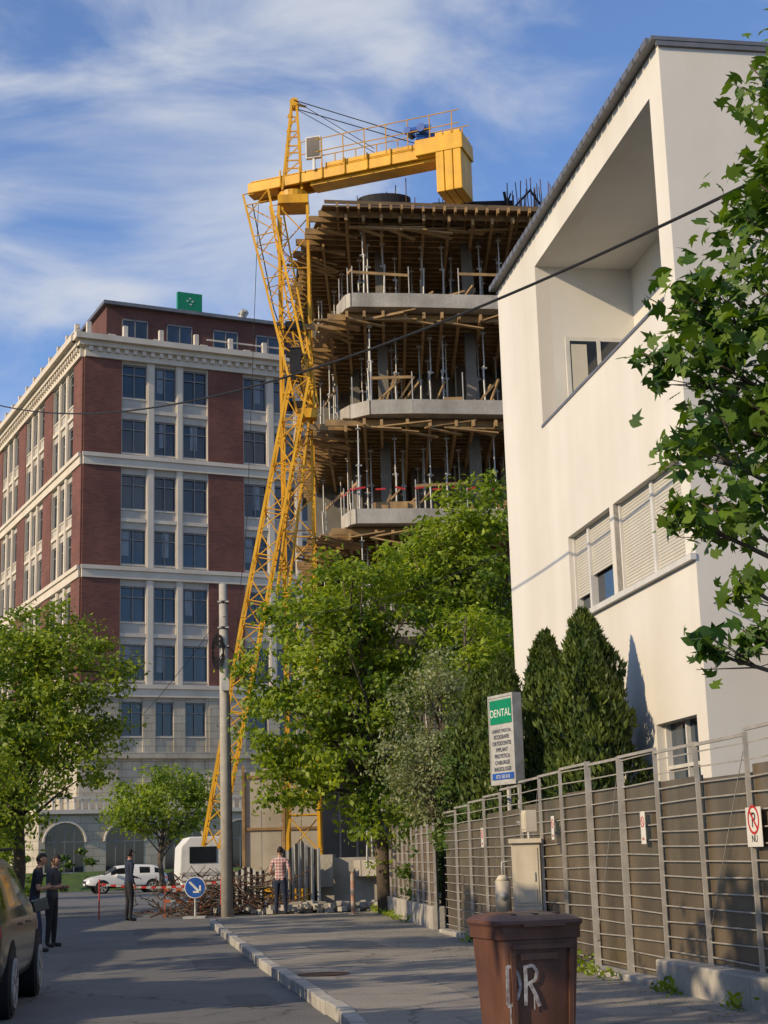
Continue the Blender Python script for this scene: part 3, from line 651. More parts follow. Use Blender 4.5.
# ---------------------------------------------------------------- utility poles and wires
def pole(x,y,h,lean=0,arm=True):
    E=empty('utility_pole'); mb=MB(); mb.path([(x,y,0),(x+lean*.5,y,h*.5),(x+lean,y,h)],[.17,.14,.105],12,0); mb.obj('shaft',M_polec,E,True)
    mb=MB()
    if arm:
        mb.beam((x+lean*.8-.35,y-.12,h-.9),(x+lean*.8+.45,y-.12,h-.9),.06,.06,0)
        for dx in (-.3,0,.4): mb.tube((x+lean*.8+dx,y-.12,h-.87),(x+lean*.8+dx,y-.12,h-.72),.035,n=8,mi=1)
    else:
        for zz in (h-.5,h-1.2,h-1.7): mb.tube((x+lean*.8-.15,y-.1,zz),(x+lean*.8+.15,y-.1,zz),.025,n=6,mi=0); mb.tube((x+lean*.8,y,zz-.03),(x+lean*.8,y,zz+.03),.135,n=12,mi=2)
    for k in range(16):
        a=k*.9; mb.path([(x-.2+.16*math.cos(a+j*.8),y-.16,h-2.0+.34*math.sin(a+j*.8)+.02*k) for j in range(8)],.011,5,2)
    mb.box(x-.1,x+.1,y-.28,y-.15,h-2.9,h-2.55,0); mb.tube((x+.15,y-.1,.3),(x+.12+lean*.5,y-.1,h-3),.025,n=6,mi=2)
    mb.obj('fittings',[M_steel,M_white,M_black],E); return E
pole(-4.33,41.0,8.8,-.08,False)
pole(-12.6,44.3,15.7); pole(6.7,8.8,8.5)
def wire(name,a,b,sag,r,n=30):
    mb=MB(); a=Vector(a);b=Vector(b); mb.path([a.lerp(b,i/n)-Vector((0,0,4*sag*(i/n)*(1-i/n))) for i in range(n+1)],r,5); return mb.obj(name,M_black)
mb=MB(); pts=[]
for i in range(41):
    t=-.16+1.36*i/40; pts.append((-10.3+14.15*t,40-26*t,13.7-9.955*t+4.155*t*t))
mb.path(pts,.018,6); mb.obj('overhead_cable',M_black)
wire('overhead_cable',(-4.4,40.9,8.0),(-20,96,8),1.2,.01); wire('overhead_cable',(-4.4,40.9,7.9),(2.7,30.2,7.5),.5,.008); wire('overhead_cable',(-4.35,40.9,7.2),(-1.2,46.4,5),.4,.01)
wire('overhead_cable',(6.7,8.8,5.5),(2.6,29.8,4.6),.3,.008)

# ---------------------------------------------------------------- fence
F=empty('metal_fence'); st=MB();bk=MB();pl=MB();wd=MB()
def fp(y): return Vector((interp(fl,y),y,0))
y=9.0; posts=[]
while y<30.2: posts.append(y); y+=1.22*(1 if y<22 else 1.1)
def top(y): return 2.5 if y<20 else 2.5-.03*(y-20)
for i,(a,b) in enumerate(zip(posts,posts[1:])):
    A=fp(a);B=fp(b);t=(B-A).normalized();nr=Vector((-t.y,t.x,0))
    if nr.x>0: nr=-nr
    h=top(a)+random.uniform(-.03,.03); pz=.42 if a<15.5 else .2
    thick=.07 if a in posts[7:9] else .04
    ln=Vector((random.uniform(-.012,.012),random.uniform(-.015,.015),0))
    st.beam(A+nr*.05,A+nr*.05+ln+Vector((0,0,h+.02)),thick,thick,0)
    st.beam(A+nr*.05+Vector((0,0,h)),B+nr*.05+Vector((0,0,h)),.03,.03,0)
    ht=h-.3+random.uniform(-.04,.04)
    bk.beam(A+Vector((0,0,(pz+ht)/2)),B+Vector((0,0,(pz+ht)/2+random.uniform(-.01,.01)))-t*.02,.012,ht-pz)
    z=pz+.06
    while z<h-.03:
        j=random.uniform(-.01,.01); st.beam(A+nr*.035+Vector((0,0,z+j)),B+nr*.035+Vector((0,0,z-j)),.01,.013,0); z+=.148
    if random.random()<.5: st.beam(A+nr*.06+Vector((0,0,h-.1)),B+nr*.06+Vector((0,0,pz+.2)),.005,.008,0)
    pl.beam(A+nr*.05+Vector((0,0,pz/2)),B+nr*.05+Vector((0,0,pz/2)),.28+random.uniform(-.02,.02),pz-.01+random.uniform(-.03,.0))
y=30.3; q=[]
while y<42.5: q.append(y); y+=.98
for a,b in zip(q,q[1:]):
    A=fp(a);B=fp(b);h=2.05
    wd.beam(A+Vector((0,0,(h+.5)/2)),B+Vector((0,0,(h+.5)/2)),.03,h-.5)
    st.beam(A+Vector((-.05,0,0)),A+Vector((-.05,0,h+.05)),.05,.05)
    for k in range(8): st.beam(A+Vector((-.04,0,.6+k*.19)),B+Vector((-.04,0,.6+k*.19)),.01,.018)
    pl.beam(A+Vector((0,0,.29)),B+Vector((0,0,.29)),.26,.5)
st.obj('posts_and_bars',M_fsteel,F);bk.obj('backing_sheet',M_fback,F);wd.obj('board_panels',M_fwood,F);pl.obj('plinth',M_conc,F,bevel=.02)
def plate(name,y,z,wd_,h,label,P=True):
    E=empty(name); A=fp(y);t=(fp(y+.5)-fp(y)).normalized();nr=Vector((-t.y,t.x,0)); 
    if nr.x>0: nr=-nr
    x=-t; M=Matrix(((x.x,0,nr.x,A.x+nr.x*.075),(x.y,0,nr.y,A.y+nr.y*.075),(0,1,0,z),(0,0,0,1)))
    mb=MB(M); mb.box(-wd_/2,wd_/2,-h/2,h/2,0,.004,0); mb.obj('plate',[M_white],E)
    mb=MB(M); r_=wd_*.34; c=h*.18; n=24
    for i in range(n):
        t0=2*math.pi*i/n;t1=2*math.pi*(i+1)/n; mb.beam((r_*math.cos(t0),c+r_*math.sin(t0),.006),(r_*math.cos(t1),c+r_*math.sin(t1),.006),.02*wd_/.3,.003,0)
    mb.beam((-r_*.7,c+r_*.7,.0065),(r_*.7,c-r_*.7,.0065),.02*wd_/.3,.003,0); mb.obj('prohibition_ring',M_red,E)
    if P: text('letter','P',M@Matrix.Translation((0,c-r_*.55,.006)),r_*1.6,M_black,E)
    text('caption',label,M@Matrix.Translation((0,-h*.38,.006)),wd_*.26,M_red if not P else M_black,E)
plate('no_parking_sign',13.75,1.66,.34,.34,'NU')
plate('no_parking_sign',16.75,1.72,.15,.34,'NO',False)
plate('no_parking_sign',20.4,1.8,.16,.3,'NO',False); plate('no_parking_sign',25.2,1.75,.2,.3,'NO',False)
E=empty('utility_cabinet'); mb=MB(frame(1.78,21.3,.12,-6)); mb.box(-.22,.22,-.18,.18,0,.62,1); mb.box(-.19,.19,-.15,.15,.62,1.5,0); mb.box(-.22,.22,-.19,.17,1.5,1.56,0); mb.box(-.16,.16,-.16,-.151,.68,1.44,0); mb.box(.1,.12,-.175,-.16,1.0,1.12,2); mb.box(-.13,.13,-.17,-.161,.72,.9,0)
mb.path([(.05,0,1.56),(.05,0,1.75),(-.1,0,1.78)],.02,6,2); mb.obj('cabinet_body',[M_cabinet,M_conc,M_steel],E,bevel=.01)
E=empty('gas_meter'); mb=MB(frame(1.5,22.0,.12,0)); mb.tube((0,0,.55),(0,0,1.0),.11,n=16,mi=0); mb.tube((0,0,1.0),(0,0,1.08),.11,.05,16,0); mb.path([(0,0,1.08),(0,0,1.25),(.15,.05,1.28),(.2,.1,.3)],.02,6,1); mb.tube((0,0,0),(0,0,.55),.03,n=8,mi=1); mb.tube((0,-.1,.8),(0,-.12,.8),.06,n=12,mi=1); mb.obj('meter_body',[M_cabinet,M_steel],E,True)
mb=MB(frame(1.95,20.0,0,-80)); mb.box(-.1,.1,-.3,-.15,1.75,2.02); mb.box(-.08,.08,-.31,-.301,1.78,1.99); mb.obj('letter_box',M_cabinet,bevel=.01)
E=empty('advertising_sign'); Ms=frame(1.78,24.0,0,-64); mb=MB(Ms); mb.box(-.36,.36,-.07,.07,2.56,3.86,0); mb.box(-.33,.33,-.078,-.071,3.45,3.82,1); mb.box(-.33,.33,-.077,-.071,2.6,2.7,3); mb.tube((0,.02,0),(0,.02,2.56),.04,n=8,mi=2); mb.tube((.3,.02,0),(.3,.02,2.56),.025,n=8,mi=2); mb.box(-.38,.38,-.08,.08,3.86,3.9,2);mb.box(-.38,-.36,-.08,.08,2.54,3.86,2);mb.box(.36,.38,-.08,.08,2.54,3.86,2);mb.box(-.38,.38,-.08,.08,2.52,2.56,2)
mb.obj('board',[M_gw,M_green,M_steel,M_blue],E)
TM=lambda z,dx=0: Ms@Matrix.Translation((dx,-.08,z))@Matrix.Rotation(R(90),4,'X')
text('heading','DENTAL',TM(3.56),.17,M_white,E)
M_ink=mat('navy_ink',(.03,.04,.09),rough=.6)
for i,s in enumerate(['CABINET MEDICAL','ECOGRAFIE','ORTODONTIE','IMPLANT','PROTETICA','CHIRURGIE','RADIOLOGIE']): text('line',s,TM(3.32-i*.098),.088 if i else .07,M_ink,E)
text('phone','0721 555 010',TM(2.62),.075,M_white,E)

# ---------------------------------------------------------------- wheelie bin
E=empty('wheeled_bin'); BF=frame(.80,10.0,.12,16)@Matrix.Scale(.955,4); mb=MB(BF)
def ring(w_,d_,z,r=.04,yo=0):
    pts=[]
    for cx,cy,a0 in [(w_/2-r,-d_/2+r,-90),(w_/2-r,d_/2-r,0),(-w_/2+r,d_/2-r,90),(-w_/2+r,-d_/2+r,180)]:
        for k in range(4): a=R(a0+30*k); pts.append((cx+r*math.cos(a),cy+yo+r*math.sin(a),z))
    return pts
def loft(mb,rings,mi=0,cap=True):
    n=len(rings[0]); vs=[p for r_ in rings for p in r_]; fs=[(i*n+k,i*n+(k+1)%n,(i+1)*n+(k+1)%n,(i+1)*n+k) for i in range(len(rings)-1) for k in range(n)]
    if cap: fs+=[tuple(range(n-1,-1,-1)),tuple((len(rings)-1)*n+k for k in range(n))]
    mb.add(vs,fs,mi)
loft(mb,[ring(.42,.48,.05),ring(.44,.5,.1),ring(.525,.6,.86),ring(.525,.6,.9),ring(.56,.64,.905,.05),ring(.565,.65,.985,.05),ring(.55,.63,.99,.05)])
for s in (-1,1): mb.beam((s*.18,-.27,.15),(s*.2,-.315,.84),.03,.02,0,up=(0,1,0))
mb.beam((-.2,-.318,.86),(.2,-.318,.86),.02,.03)
mb.obj('body',M_brown,E,True).modifiers.new('e','EDGE_SPLIT')
mb=MB(BF); loft(mb,[ring(.58,.67,.985,.06),ring(.595,.685,1.0,.06),ring(.59,.68,1.02,.06),ring(.5,.56,1.05,.06),ring(.3,.36,1.06,.05)]); mb.beam((-.22,.36,1.02),(.22,.36,1.02),.05,.04);
for s in(-.22,.22): mb.beam((s,.3,1.0),(s,.4,.98),.04,.05)
mb.box(-.14,.14,-.385,-.335,.985,1.005)
for x in (-.15,0,.15): mb.box(x-.012,x+.012,-.25,.25,1.047,1.062)
o=mb.obj('lid',M_brown,E,True); o.modifiers.new('e','EDGE_SPLIT')
mb=MB(BF)
for s in (-.27,.24): mb.tube((s,.27,.1),(s+.05,.27,.1),.1,n=20)
mb.tube((-.26,.27,.1),(.26,.27,.1),.015); mb.obj('wheels',M_rubber,E)
mb=MB(BF)
def fy(z): return -.25-(z-.1)/.76*.05-.012
def stroke(pts,wd_=.02):
    pts=[(p[0]*.85-.075,p[1]*.9+.115) for p in pts]
    for a,b in zip(pts,pts[1:]): mb.beam((a[0],fy(a[1]),a[1]),(b[0],fy(b[1]),b[1]),.004,wd_,0,up=(0,0,1) if abs(a[1]-b[1])<abs(a[0]-b[0]) else (1,0,0))
stroke([(-.19,.44),(-.19,.7),(-.14,.69),(-.1,.63),(-.09,.56),(-.11,.49),(-.15,.44),(-.19,.43)]); stroke([(-.05,.43),(-.045,.6),(-.05,.7)],.024); stroke([(-.05,.69),(.01,.7),(.045,.66),(.03,.6),(-.04,.57)]); stroke([(-.01,.57),(.03,.5),(.06,.42)],.024); stroke([(-.17,.44),(-.17,.36),(-.165,.3)],.009); stroke([(.02,.5),(.02,.4)],.007)
mb.obj('graffiti',M_spray,E)
mb=MB(BF); mb.beam((-.15,-.322,.8),(.1,-.322,.8),.003,.04,0); mb.obj('label',M_brown,E)

# ---------------------------------------------------------------- cars
def car(name,F,m,L_=4.4,Wd=.9,suv=True):
    E=empty(name); k=1.0 if suv else .86
    st_=[(-2.2,.72,.5,.78,.84),(-2.14,.82,.36,.9,.98),(-2.0,.87,.3,.98,1.12),(-1.72,.89,.27,1.02,1.5),(-1.4,.9,.26,1.02,1.6),(-1.32,.9,.26,1.02,1.615),(-.5,.9,.25,1.0,1.66),(-.42,.9,.25,1.0,1.66),(.45,.9,.25,.98,1.6),(.55,.9,.25,.98,1.57),(.95,.9,.25,.98,1.28),(1.25,.89,.26,.97,1.04),(1.75,.88,.28,.93,.98),(2.05,.83,.32,.82,.86),(2.18,.74,.38,.68,.7),(2.22,.66,.42,.6,.62)]
    mb=MB(F); rings=[]
    for x,w_,zb,be,ro in st_:
        be=.3+(be-.3)*(k+.04 if not suv else 1); ro=zb+(ro-zb)*k
        x*=L_/4.4; g=min(1,max(0,(ro-be)/.5)); wr=w_*(1-.24*g)
        half=[(0,zb),(w_*.85,zb),(w_*.98,zb+.12),(w_,(zb+be)/2),(w_*.985,be-.06),(w_*.96,be),(wr+.0,ro-.06*max(g,.3)),(wr*.85,ro-.005),(0,ro+.01)]
        rings.append([(x,y_,z_) for y_,z_ in half]+[(x,-y_,z_) for y_,z_ in half[-2:0:-1]])
    n=len(rings[0]); vs=[p for r_ in rings for p in r_]; 
    for i in range(len(rings)-1):
        for q in range(n):
            side=q in(5,n-6); topf=q in (6,7,8,9) 
            x0=st_[i][0];x1=st_[i+1][0];mi=0
            if side and x0>=-1.72 and x1<=.95 and not (x0,x1) in((-1.4,-1.32),(-.5,-.42)): mi=1
            if topf and (x0>=.55 and x1<=1.25): mi=1
            if topf and (x0>=-2.0 and x1<=-1.72): mi=1
            if q in (0,1,n-1,n-2): mi=2
            a,b=i*n+q,i*n+(q+1)%n
            mb.f.append((a,b,b+n,a+n)); mb.m.append(mi)
    mb.f.append(tuple(range(n-1,-1,-1)));mb.m.append(0);mb.f.append(tuple((len(rings)-1)*n+q for q in range(n)));mb.m.append(2)
    mb.v=[(F@Vector(p))[:] for p in vs]
    o=mb.obj('bodywork',[m,M_glassd,M_rubber],E,True); s=o.modifiers.new('s','SUBSURF'); s.levels=2;s.render_levels=2
    mb=MB(F); r=.34 if suv else .31
    for x in (-1.33,1.38):
        x*=L_/4.4
        for s in(-1,1):
            mb.tube((x,s*.6,r+.03),(x,s*.896,r+.03),r+.06,n=28,mi=2)
            mb.path([(x,s*.62,r),(x,s*.68,r),(x,s*.88,r),(x,s*.915,r)],[r*.9,r,r,r*.92],28,0)
            mb.tube((x,s*.9,r),(x,s*.92,r),r*.68,n=24,mi=2)
            for a in range(5): 
                t=a*2*math.pi/5; mb.beam((x,s*.925,r),(x+r*.64*math.cos(t),s*.925,r+r*.64*math.sin(t)),.02,.07,1,up=(math.cos(t+1.57),0,math.sin(t+1.57)))
            for i in range(20):
                t=i*math.pi/10;t2=(i+1)*math.pi/10; mb.beam((x+r*.68*math.cos(t),s*.92,r+r*.68*math.sin(t)),(x+r*.68*math.cos(t2),s*.92,r+r*.68*math.sin(t2)),.03,.03,1)
            mb.tube((x,s*.9,r),(x,s*.935,r),.07,n=12,mi=1)
    mb.obj('wheels',[M_rubber,M_steel,M_black],E)
    mb=MB(F); q=L_/4.4
    for s in(-1,1):
        mb.beam((2.08*q,s*.55,.74*k+.02),(1.95*q,s*.8,.76*k+.02),.16,.13,0); mb.beam((-2.17*q,s*.6,.85*k),(-2.05*q,s*.84,.88*k),.1,.12,1)
        mb.beam((.62*q,s*.9,1.04*k),(.66*q,s*1.06,1.08*k),.12,.14,3)
        for x in (-.5,.35): mb.beam((x-.1,s*.905,.9*k),(x+.06,s*.905,.9*k),.02,.03,3)
        if suv: mb.beam((-1.6*q,s*.68,1.66*k),(.3*q,s*.68,1.7*k),.03,.03,2)
    mb.box(2.2*q,2.235*q,-.26,.26,.42,.53,4); mb.box(-2.235*q,-2.2*q,-.26,.26,.6,.72,4); mb.box(2.15*q,2.23*q,-.5,.5,.56,.66,2)
    mb.obj('lamps_mirrors_plates',[mat('headlamp_glass',(.6,.62,.65),rough=.1,spec=1),M_red,M_black,m,M_white],E,bevel=.01)
    return E
M_carw=mat('car_paint_white',(.72,.72,.72),(.7,.7,.7),1,.25,spec=.7)
M_card=mat('car_paint_dark_green',(.045,.048,.038),(.036,.04,.032),1,.18,spec=.9)
M_cark=mat('car_paint_black',(.02,.02,.022),(.015,.015,.016),1,.2,spec=.8)
car('parked_car',frame(-5.0,17.6,.004,97.5),M_card,4.5)
car('parked_car',frame(-14.3,84,.004,200),M_carw,4.3,suv=False)
car('parked_car',frame(-11.3,88,.004,185),M_cark,4.3,suv=False)

# ---------------------------------------------------------------- people
M_skin=mat('skin',(.45,.25,.17),(.4,.22,.15),6,.6)
M_hair=mat('hair_dark',(.02,.015,.012),(.012,.01,.009),20,.7)
def plaid():
    m=mat('plaid_shirt',(.4,.2,.2),(.35,.17,.17),4,.9); nt=m.node_tree;N=nt.nodes;L=nt.links
    g=N.new('ShaderNodeNewGeometry'); s=N.new('ShaderNodeSeparateXYZ'); L.new(g.outputs['Position'],s.inputs[0]); outs=[]
    for k in (0,2):
        a=N.new('ShaderNodeMath');a.operation='MULTIPLY';a.inputs[1].default_value=75;L.new(s.outputs[k],a.inputs[0]);b=N.new('ShaderNodeMath');b.operation='SINE';L.new(a.outputs[0],b.inputs[0]);outs.append(b)
    c=N.new('ShaderNodeMath');L.new(outs[0].outputs[0],c.inputs[0]);L.new(outs[1].outputs[0],c.inputs[1])
    r=N.new('ShaderNodeValToRGB');r.color_ramp.elements[0].color=(.3,.08,.09,1);r.color_ramp.elements[1].color=(.55,.48,.48,1);d=N.new('ShaderNodeMath');d.operation='MULTIPLY_ADD';d.inputs[1].default_value=.35;d.inputs[2].default_value=.5;L.new(c.outputs[0],d.inputs[0]);L.new(d.outputs[0],r.inputs[0]);L.new(r.outputs[0],N['Principled BSDF'].inputs['Base Color']); return m
M_plaid=plaid(); M_jean=mat('denim',(.035,.05,.09),(.02,.03,.06),8,.9); M_blk=mat('black_cloth',(.025,.025,.03),(.015,.015,.018),8,.9); M_navy=mat('navy_cloth',(.02,.03,.06),(.015,.02,.04),8,.9); M_grey=mat('grey_cloth',(.07,.07,.075),(.045,.045,.05),8,.9)
M_shoe=mat('shoe',(.03,.025,.02),(.02,.02,.02),8,.6)
def person(name,F,shirt,pants,arms,legs,lean=0,headrot=0,headtilt=0,sleeve='short',scale=1.0,cap=None):
    E=empty(name); F=F@Matrix.Scale(scale,4)
    ly=lambda z: lean*max(0,z-.95)
    V=[];Ed=[];Rr=[];lab=[]
    def v(p,r,par=None,l=None):
        V.append(p);Rr.append(r)
        if par is not None: Ed.append((par,len(V)-1)); lab.append(l)
        return len(V)-1
    pel=v((0,0,.95),(.15,.11))
    wa=v((0,ly(1.1),1.1),(.135,.1),pel,'shirt'); ch=v((0,ly(1.3)-.01,1.3),(.17,.115),wa,'shirt'); uc=v((0,ly(1.42)-.01,1.42),(.13,.09),ch,'shirt'); nk=v((0,ly(1.5),1.5),(.058,.058),uc,'shirt'); hb=v((0,ly(1.6)+.01,1.6),(.055,.055),nk,'skin')
    hands=[]
    for s,(el,wr) in zip((-1,1),arms):
        el=(el[0],el[1]+ly(1.15),el[2]);wr=(wr[0],wr[1]+ly(1.1),wr[2])
        shd=v((s*.19,ly(1.42),1.42),(.07,.07),uc,'shirt'); sh=Vector(V[shd]); m_=sh.lerp(Vector(el),.6)
        mi=v(tuple(m_),(.052,.052),shd,'shirt'); e_=v(el,(.043,.043),mi,'shirt' if sleeve=='long' else 'skin')
        md=v(tuple(Vector(el).lerp(Vector(wr),.35)),(.042,.042),e_,'shirt' if sleeve=='long' else 'skin'); w_=v(wr,(.028,.024),md,'shirt' if sleeve=='long' else 'skin')
        d=(Vector(wr)-Vector(el)).normalized(); pm=v(tuple(Vector(wr)+d*.06),(.038,.022),w_,'skin'); hands.append((Vector(wr)+d*.06,d,s))
    for s,(kn,an) in zip((-1,1),legs):
        hp=v((s*.095,0,.88),(.1,.1),pel,'pants'); th=v(tuple(Vector((s*.095,0,.88)).lerp(Vector(kn),.5)),(.088,.09),hp,'pants'); k_=v(kn,(.062,.064),th,'pants')
        cf=v(tuple(Vector(kn).lerp(Vector(an),.35)),(.06,.062),k_,'pants'); a_=v(an,(.045,.048),cf,'pants'); f1=v((an[0],an[1]+.01,an[2]-.045),(.045,.04),a_,'shoe'); v((an[0]+s*.02,an[1]+.17,an[2]-.055),(.038,.028),f1,'shoe')
    me=bpy.data.meshes.new('sk'); me.from_pydata(V,Ed,[]); ob=bpy.data.objects.new('sk',me); scene.collection.objects.link(ob)
    ob.modifiers.new('s','SKIN')
    for i,sv in enumerate(me.skin_vertices[0].data): sv.radius=Rr[i]; sv.use_root=(i==0)
    ss=ob.modifiers.new('u','SUBSURF'); ss.levels=2;ss.render_levels=2
    bpy.context.view_layer.update(); dg=bpy.context.evaluated_depsgraph_get(); nm=bpy.data.meshes.new_from_object(ob.evaluated_get(dg)); bpy.data.objects.remove(ob)
    mats=[shirt,pants,M_skin,M_shoe]; nm.materials.clear()
    for m in mats: nm.materials.append(m)
    code={'shirt':0,'pants':1,'skin':2,'shoe':3}
    for p in nm.polygons:
        c=p.center; best=9;bl='shirt'
        for (a,b),l in zip(Ed,lab):
            A=Vector(V[a]);B=Vector(V[b]);t=max(0,min(1,(c-A).dot(B-A)/max(1e-6,(B-A).length_squared))); dd=(c-(A+(B-A)*t)).length-Rr[b][0]*.8
            if dd<best: best=dd;bl=l
        if c.z<.93 and bl=='shirt': bl='pants'
        p.material_index=code[bl]; p.use_smooth=True
    nm.transform(F); bo=bpy.data.objects.new('body',nm); scene.collection.objects.link(bo); bo.parent=E
    mb=MB(F)
    for c,d,s in hands:
        side=Vector((0,1,0)) if abs(d.y)<.7 else Vector((1,0,0)); side=(side-d*side.dot(d)).normalized(); nrm_=d.cross(side)
        if nrm_.x*s>0: nrm_=-nrm_
        for k,l in enumerate((.07,.078,.072,.058)):
            b=c+side*(.027-.018*k)+d*.015; mb.path([b,b+d*l*.45,b+d*l*.8+nrm_*.012,b+d*l+nrm_*.028],[.0095,.009,.008,.006],6)
        b=c+side*.03-d*.03; mb.path([b,b+side*.028+d*.02,b+side*.035+d*.05+nrm_*.01],[.012,.011,.008],6)
    mb.obj('fingers',M_skin,E,True)
    HM=F@Matrix.Translation((0,ly(1.66)+.015,1.665))@Matrix.Rotation(R(headrot),4,'Z')@Matrix.Rotation(R(headtilt),4,'X')
    bm=bmesh.new(); bmesh.ops.create_uvsphere(bm,u_segments=24,v_segments=18,radius=1)
    for vv in bm.verts:
        x,y_,z_=vv.co; w_=.076*(1-.22*max(0,-z_)); yy=.096*y_*(1 if z_>-.2 else .93)
        if y_>0 and z_<-.3: yy+=.012*(-z_)
        vv.co=(x*w_,yy,z_*.118)
        if y_>.75 and -.35<z_<.15 and abs(x)<.22: vv.co.y+=.018*(1-abs(x)/.22)*(1-abs(z_+.12)/.3)
        if y_>.8 and .05<z_<.25 and .15<abs(x)<.5: vv.co.y-=.006
    me=bpy.data.meshes.new('head'); bm.to_mesh(me); bm.free(); me.transform(HM); me.materials.append(M_skin)
    for p in me.polygons:p.use_smooth=True
    o=bpy.data.objects.new('head',me); scene.collection.objects.link(o);o.parent=E
    bm=bmesh.new(); bmesh.ops.create_uvsphere(bm,u_segments=24,v_segments=18,radius=1)
    rem=[vv for vv in bm.verts if (vv.co.z<.35 and vv.co.y>.15) or vv.co.z<-.45]
    bmesh.ops.delete(bm,geom=rem,context='VERTS')
    for vv in bm.verts: vv.co=(vv.co.x*.083,vv.co.y*.103,vv.co.z*.127+.002)
    me=bpy.data.meshes.new('hair'); bm.to_mesh(me); bm.free(); me.transform(HM); me.materials.append(cap or M_hair)
    for p in me.polygons:p.use_smooth=True
    o=bpy.data.objects.new('hair',me); scene.collection.objects.link(o);o.parent=E; sd=o.modifiers.new('s','SOLIDIFY'); sd.thickness=.006
    mb=MB(HM)
    for s in(-1,1): mb.path([(s*.078,0,-.025),(s*.086,-.008,0),(s*.08,-.004,.03)],[.008,.013,.008],6,0); mb.tube((s*.03,.084,.012),(s*.03,.093,.012),.011,n=8,mi=1); mb.beam((s*.018,.094,.03),(s*.046,.088,.031),.006,.006,2)
    mb.beam((-.022,.093,-.058),(.022,.093,-.058),.006,.007,3); 
    mb.obj('face_details',[M_skin,M_black,M_hair,M_red],E,True)
    if cap:
        mb=MB(HM); mb.add([(-.07,.07,.045),(.07,.07,.045),(.055,.16,.035),(-.055,.16,.035),(-.07,.07,.053),(.07,.07,.053),(.055,.16,.041),(-.055,.16,.041)],[(0,3,2,1),(4,5,6,7),(0,1,5,4),(1,2,6,5),(2,3,7,6),(3,0,4,7)]); mb.obj('cap_peak',cap,E)
    return E
std=[((-.11,.02,.49),(-.13,0,.09)),((.11,.02,.49),(.14,0,.09))]
wide=[((-.14,.03,.49),(-.2,.0,.09)),((.13,.02,.49),(.17,-.03,.09))]
phone=[((-.25,.03,1.13),(-.09,.25,1.14)),((.25,.03,1.13),(.09,.25,1.16))]
pos=lambda x,y,deg,z=.004: frame(x,y,z,deg)
person('man_standing',pos(-7.15,42.6,-60),M_navy,M_blk,[((-.25,.02,1.14),(-.1,.22,1.08)),((.26,-.04,1.14),(.28,.03,.9))],wide,.02,25,0,'long',1.05,M_black)
person('man_in_plaid_shirt',pos(-3.12,43.2,-12),M_plaid,M_navy,[((-.27,.0,1.14),(-.14,.22,1.06)),((.27,-.03,1.14),(.26,.08,.9))],std,.0,0,-8,'short',1.03)
person('man_in_black_shirt',pos(-6.52,28.6,-75),M_blk,M_jean,phone,[((-.1,.06,.5),(-.12,.0,.09)),((.11,.1,.5),(.13,.12,.09))],.16,0,-15,'short',.97)
person('man_looking_at_phone',pos(-6.55,30.2,-105),M_grey,M_blk,phone,std,.1,0,-25,'short',.96)

# ---------------------------------------------------------------- vegetation
tree('offscreen_shade_tree',(-12.0,50,0),(-11.8,50,8.5),[(-12.6,50,7.6,3.0,3,2.4),(-10.2,49.5,7.4,1.9,2.3,1.8),(-11.2,50,8.8,1.6,2,1.2),(-13,49,4.5,3,3,2.2),(-9.9,49.5,5.2,1.5,2.2,1.6),(-12.8,48,2.5,2.0,2,1.6),(-11.5,49,6.2,2.2,1.6,2.0)],26000,.19,LM_left,11,.34,.2,40,inner=.35)
tree('offscreen_shade_tree',(-11.8,80,0),(-11.7,80,5),[(-11.7,80,4.4,2.7,2.5,1.7),(-10.8,80,5.3,1.4,1.6,1.1),(-13.2,80,4.2,1.5,1.7,1.3)],6500,.24,LM_left,12,.35,.14,20)
tree('offscreen_shade_tree',(-19,72,0),(-19,72,7),[(-19,72,4.5,3,3,3)],5000,.28,LM_left,22,.4,.16,20)
tree('offscreen_shade_tree',(-.2,39.5,.1),(-.9,39.3,8.5),[(-1.7,38.8,6.8,1.6,2,1.7),(-.6,39,8.2,1.5,1.8,1.2),(-2.5,39,4.9,1.4,1.6,1.3),(-.8,38.6,4.6,1.6,2,1.9),(-3.3,39,6.1,.8,.8,.5),(.3,39.2,6.9,1.6,1.8,2.0),(-2.3,39,3.4,1.0,1.3,1.0),(-2.7,39,7.7,.7,.7,.45),(-.2,39,2.4,.9,1.4,1.4),(-3.4,39,4.4,.6,.7,.4)],24000,.165,LM_lime,13,.24,.2,60,inner=.3)
tree('offscreen_shade_tree',(1.9,41,.1),(1.8,40.8,10.5),[(1.7,40.8,9.2,1.3,1.5,1.3),(2.7,40.6,10.4,1.0,1.3,1.1),(2.9,40.5,8.6,1.0,1.3,1.4),(.8,40.8,8.7,1.1,1.3,.9),(2.2,40.6,6.6,1.4,1.5,1.5),(1.9,40.7,10.7,.5,.6,.6)],14000,.165,LM_lime,14,.23,.17,44,inner=.3)
tree('olive_tree',(1.0,33,.1),(1.05,33,5.3),[(.9,33,4.5,.9,.9,1.0),(1.3,33,5.3,.5,.6,.5),(.6,33,3.3,.9,.9,.9),(1.1,33,3.0,1.0,.9,1.0)],11000,.085,LM_olive,15,.2,.08,40,inner=.2,up=.1)
tree('offscreen_shade_tree',(1.9,36,.1),(1.8,36,7),[(1.9,36,6.2,1.1,1.1,1.2),(2.1,36,4.8,1.2,1.1,1.4)],5500,.14,LM_lime,16,.22,.1,24)
def shrub(name,blobs,n,size,m,seed):
    L,cl=crown(blobs,n,.16,seed,80,.5); L=L[L[:,2]>.1]; return leaves(name,L,size,m,None,seed,.5,np.mean(cl,0))
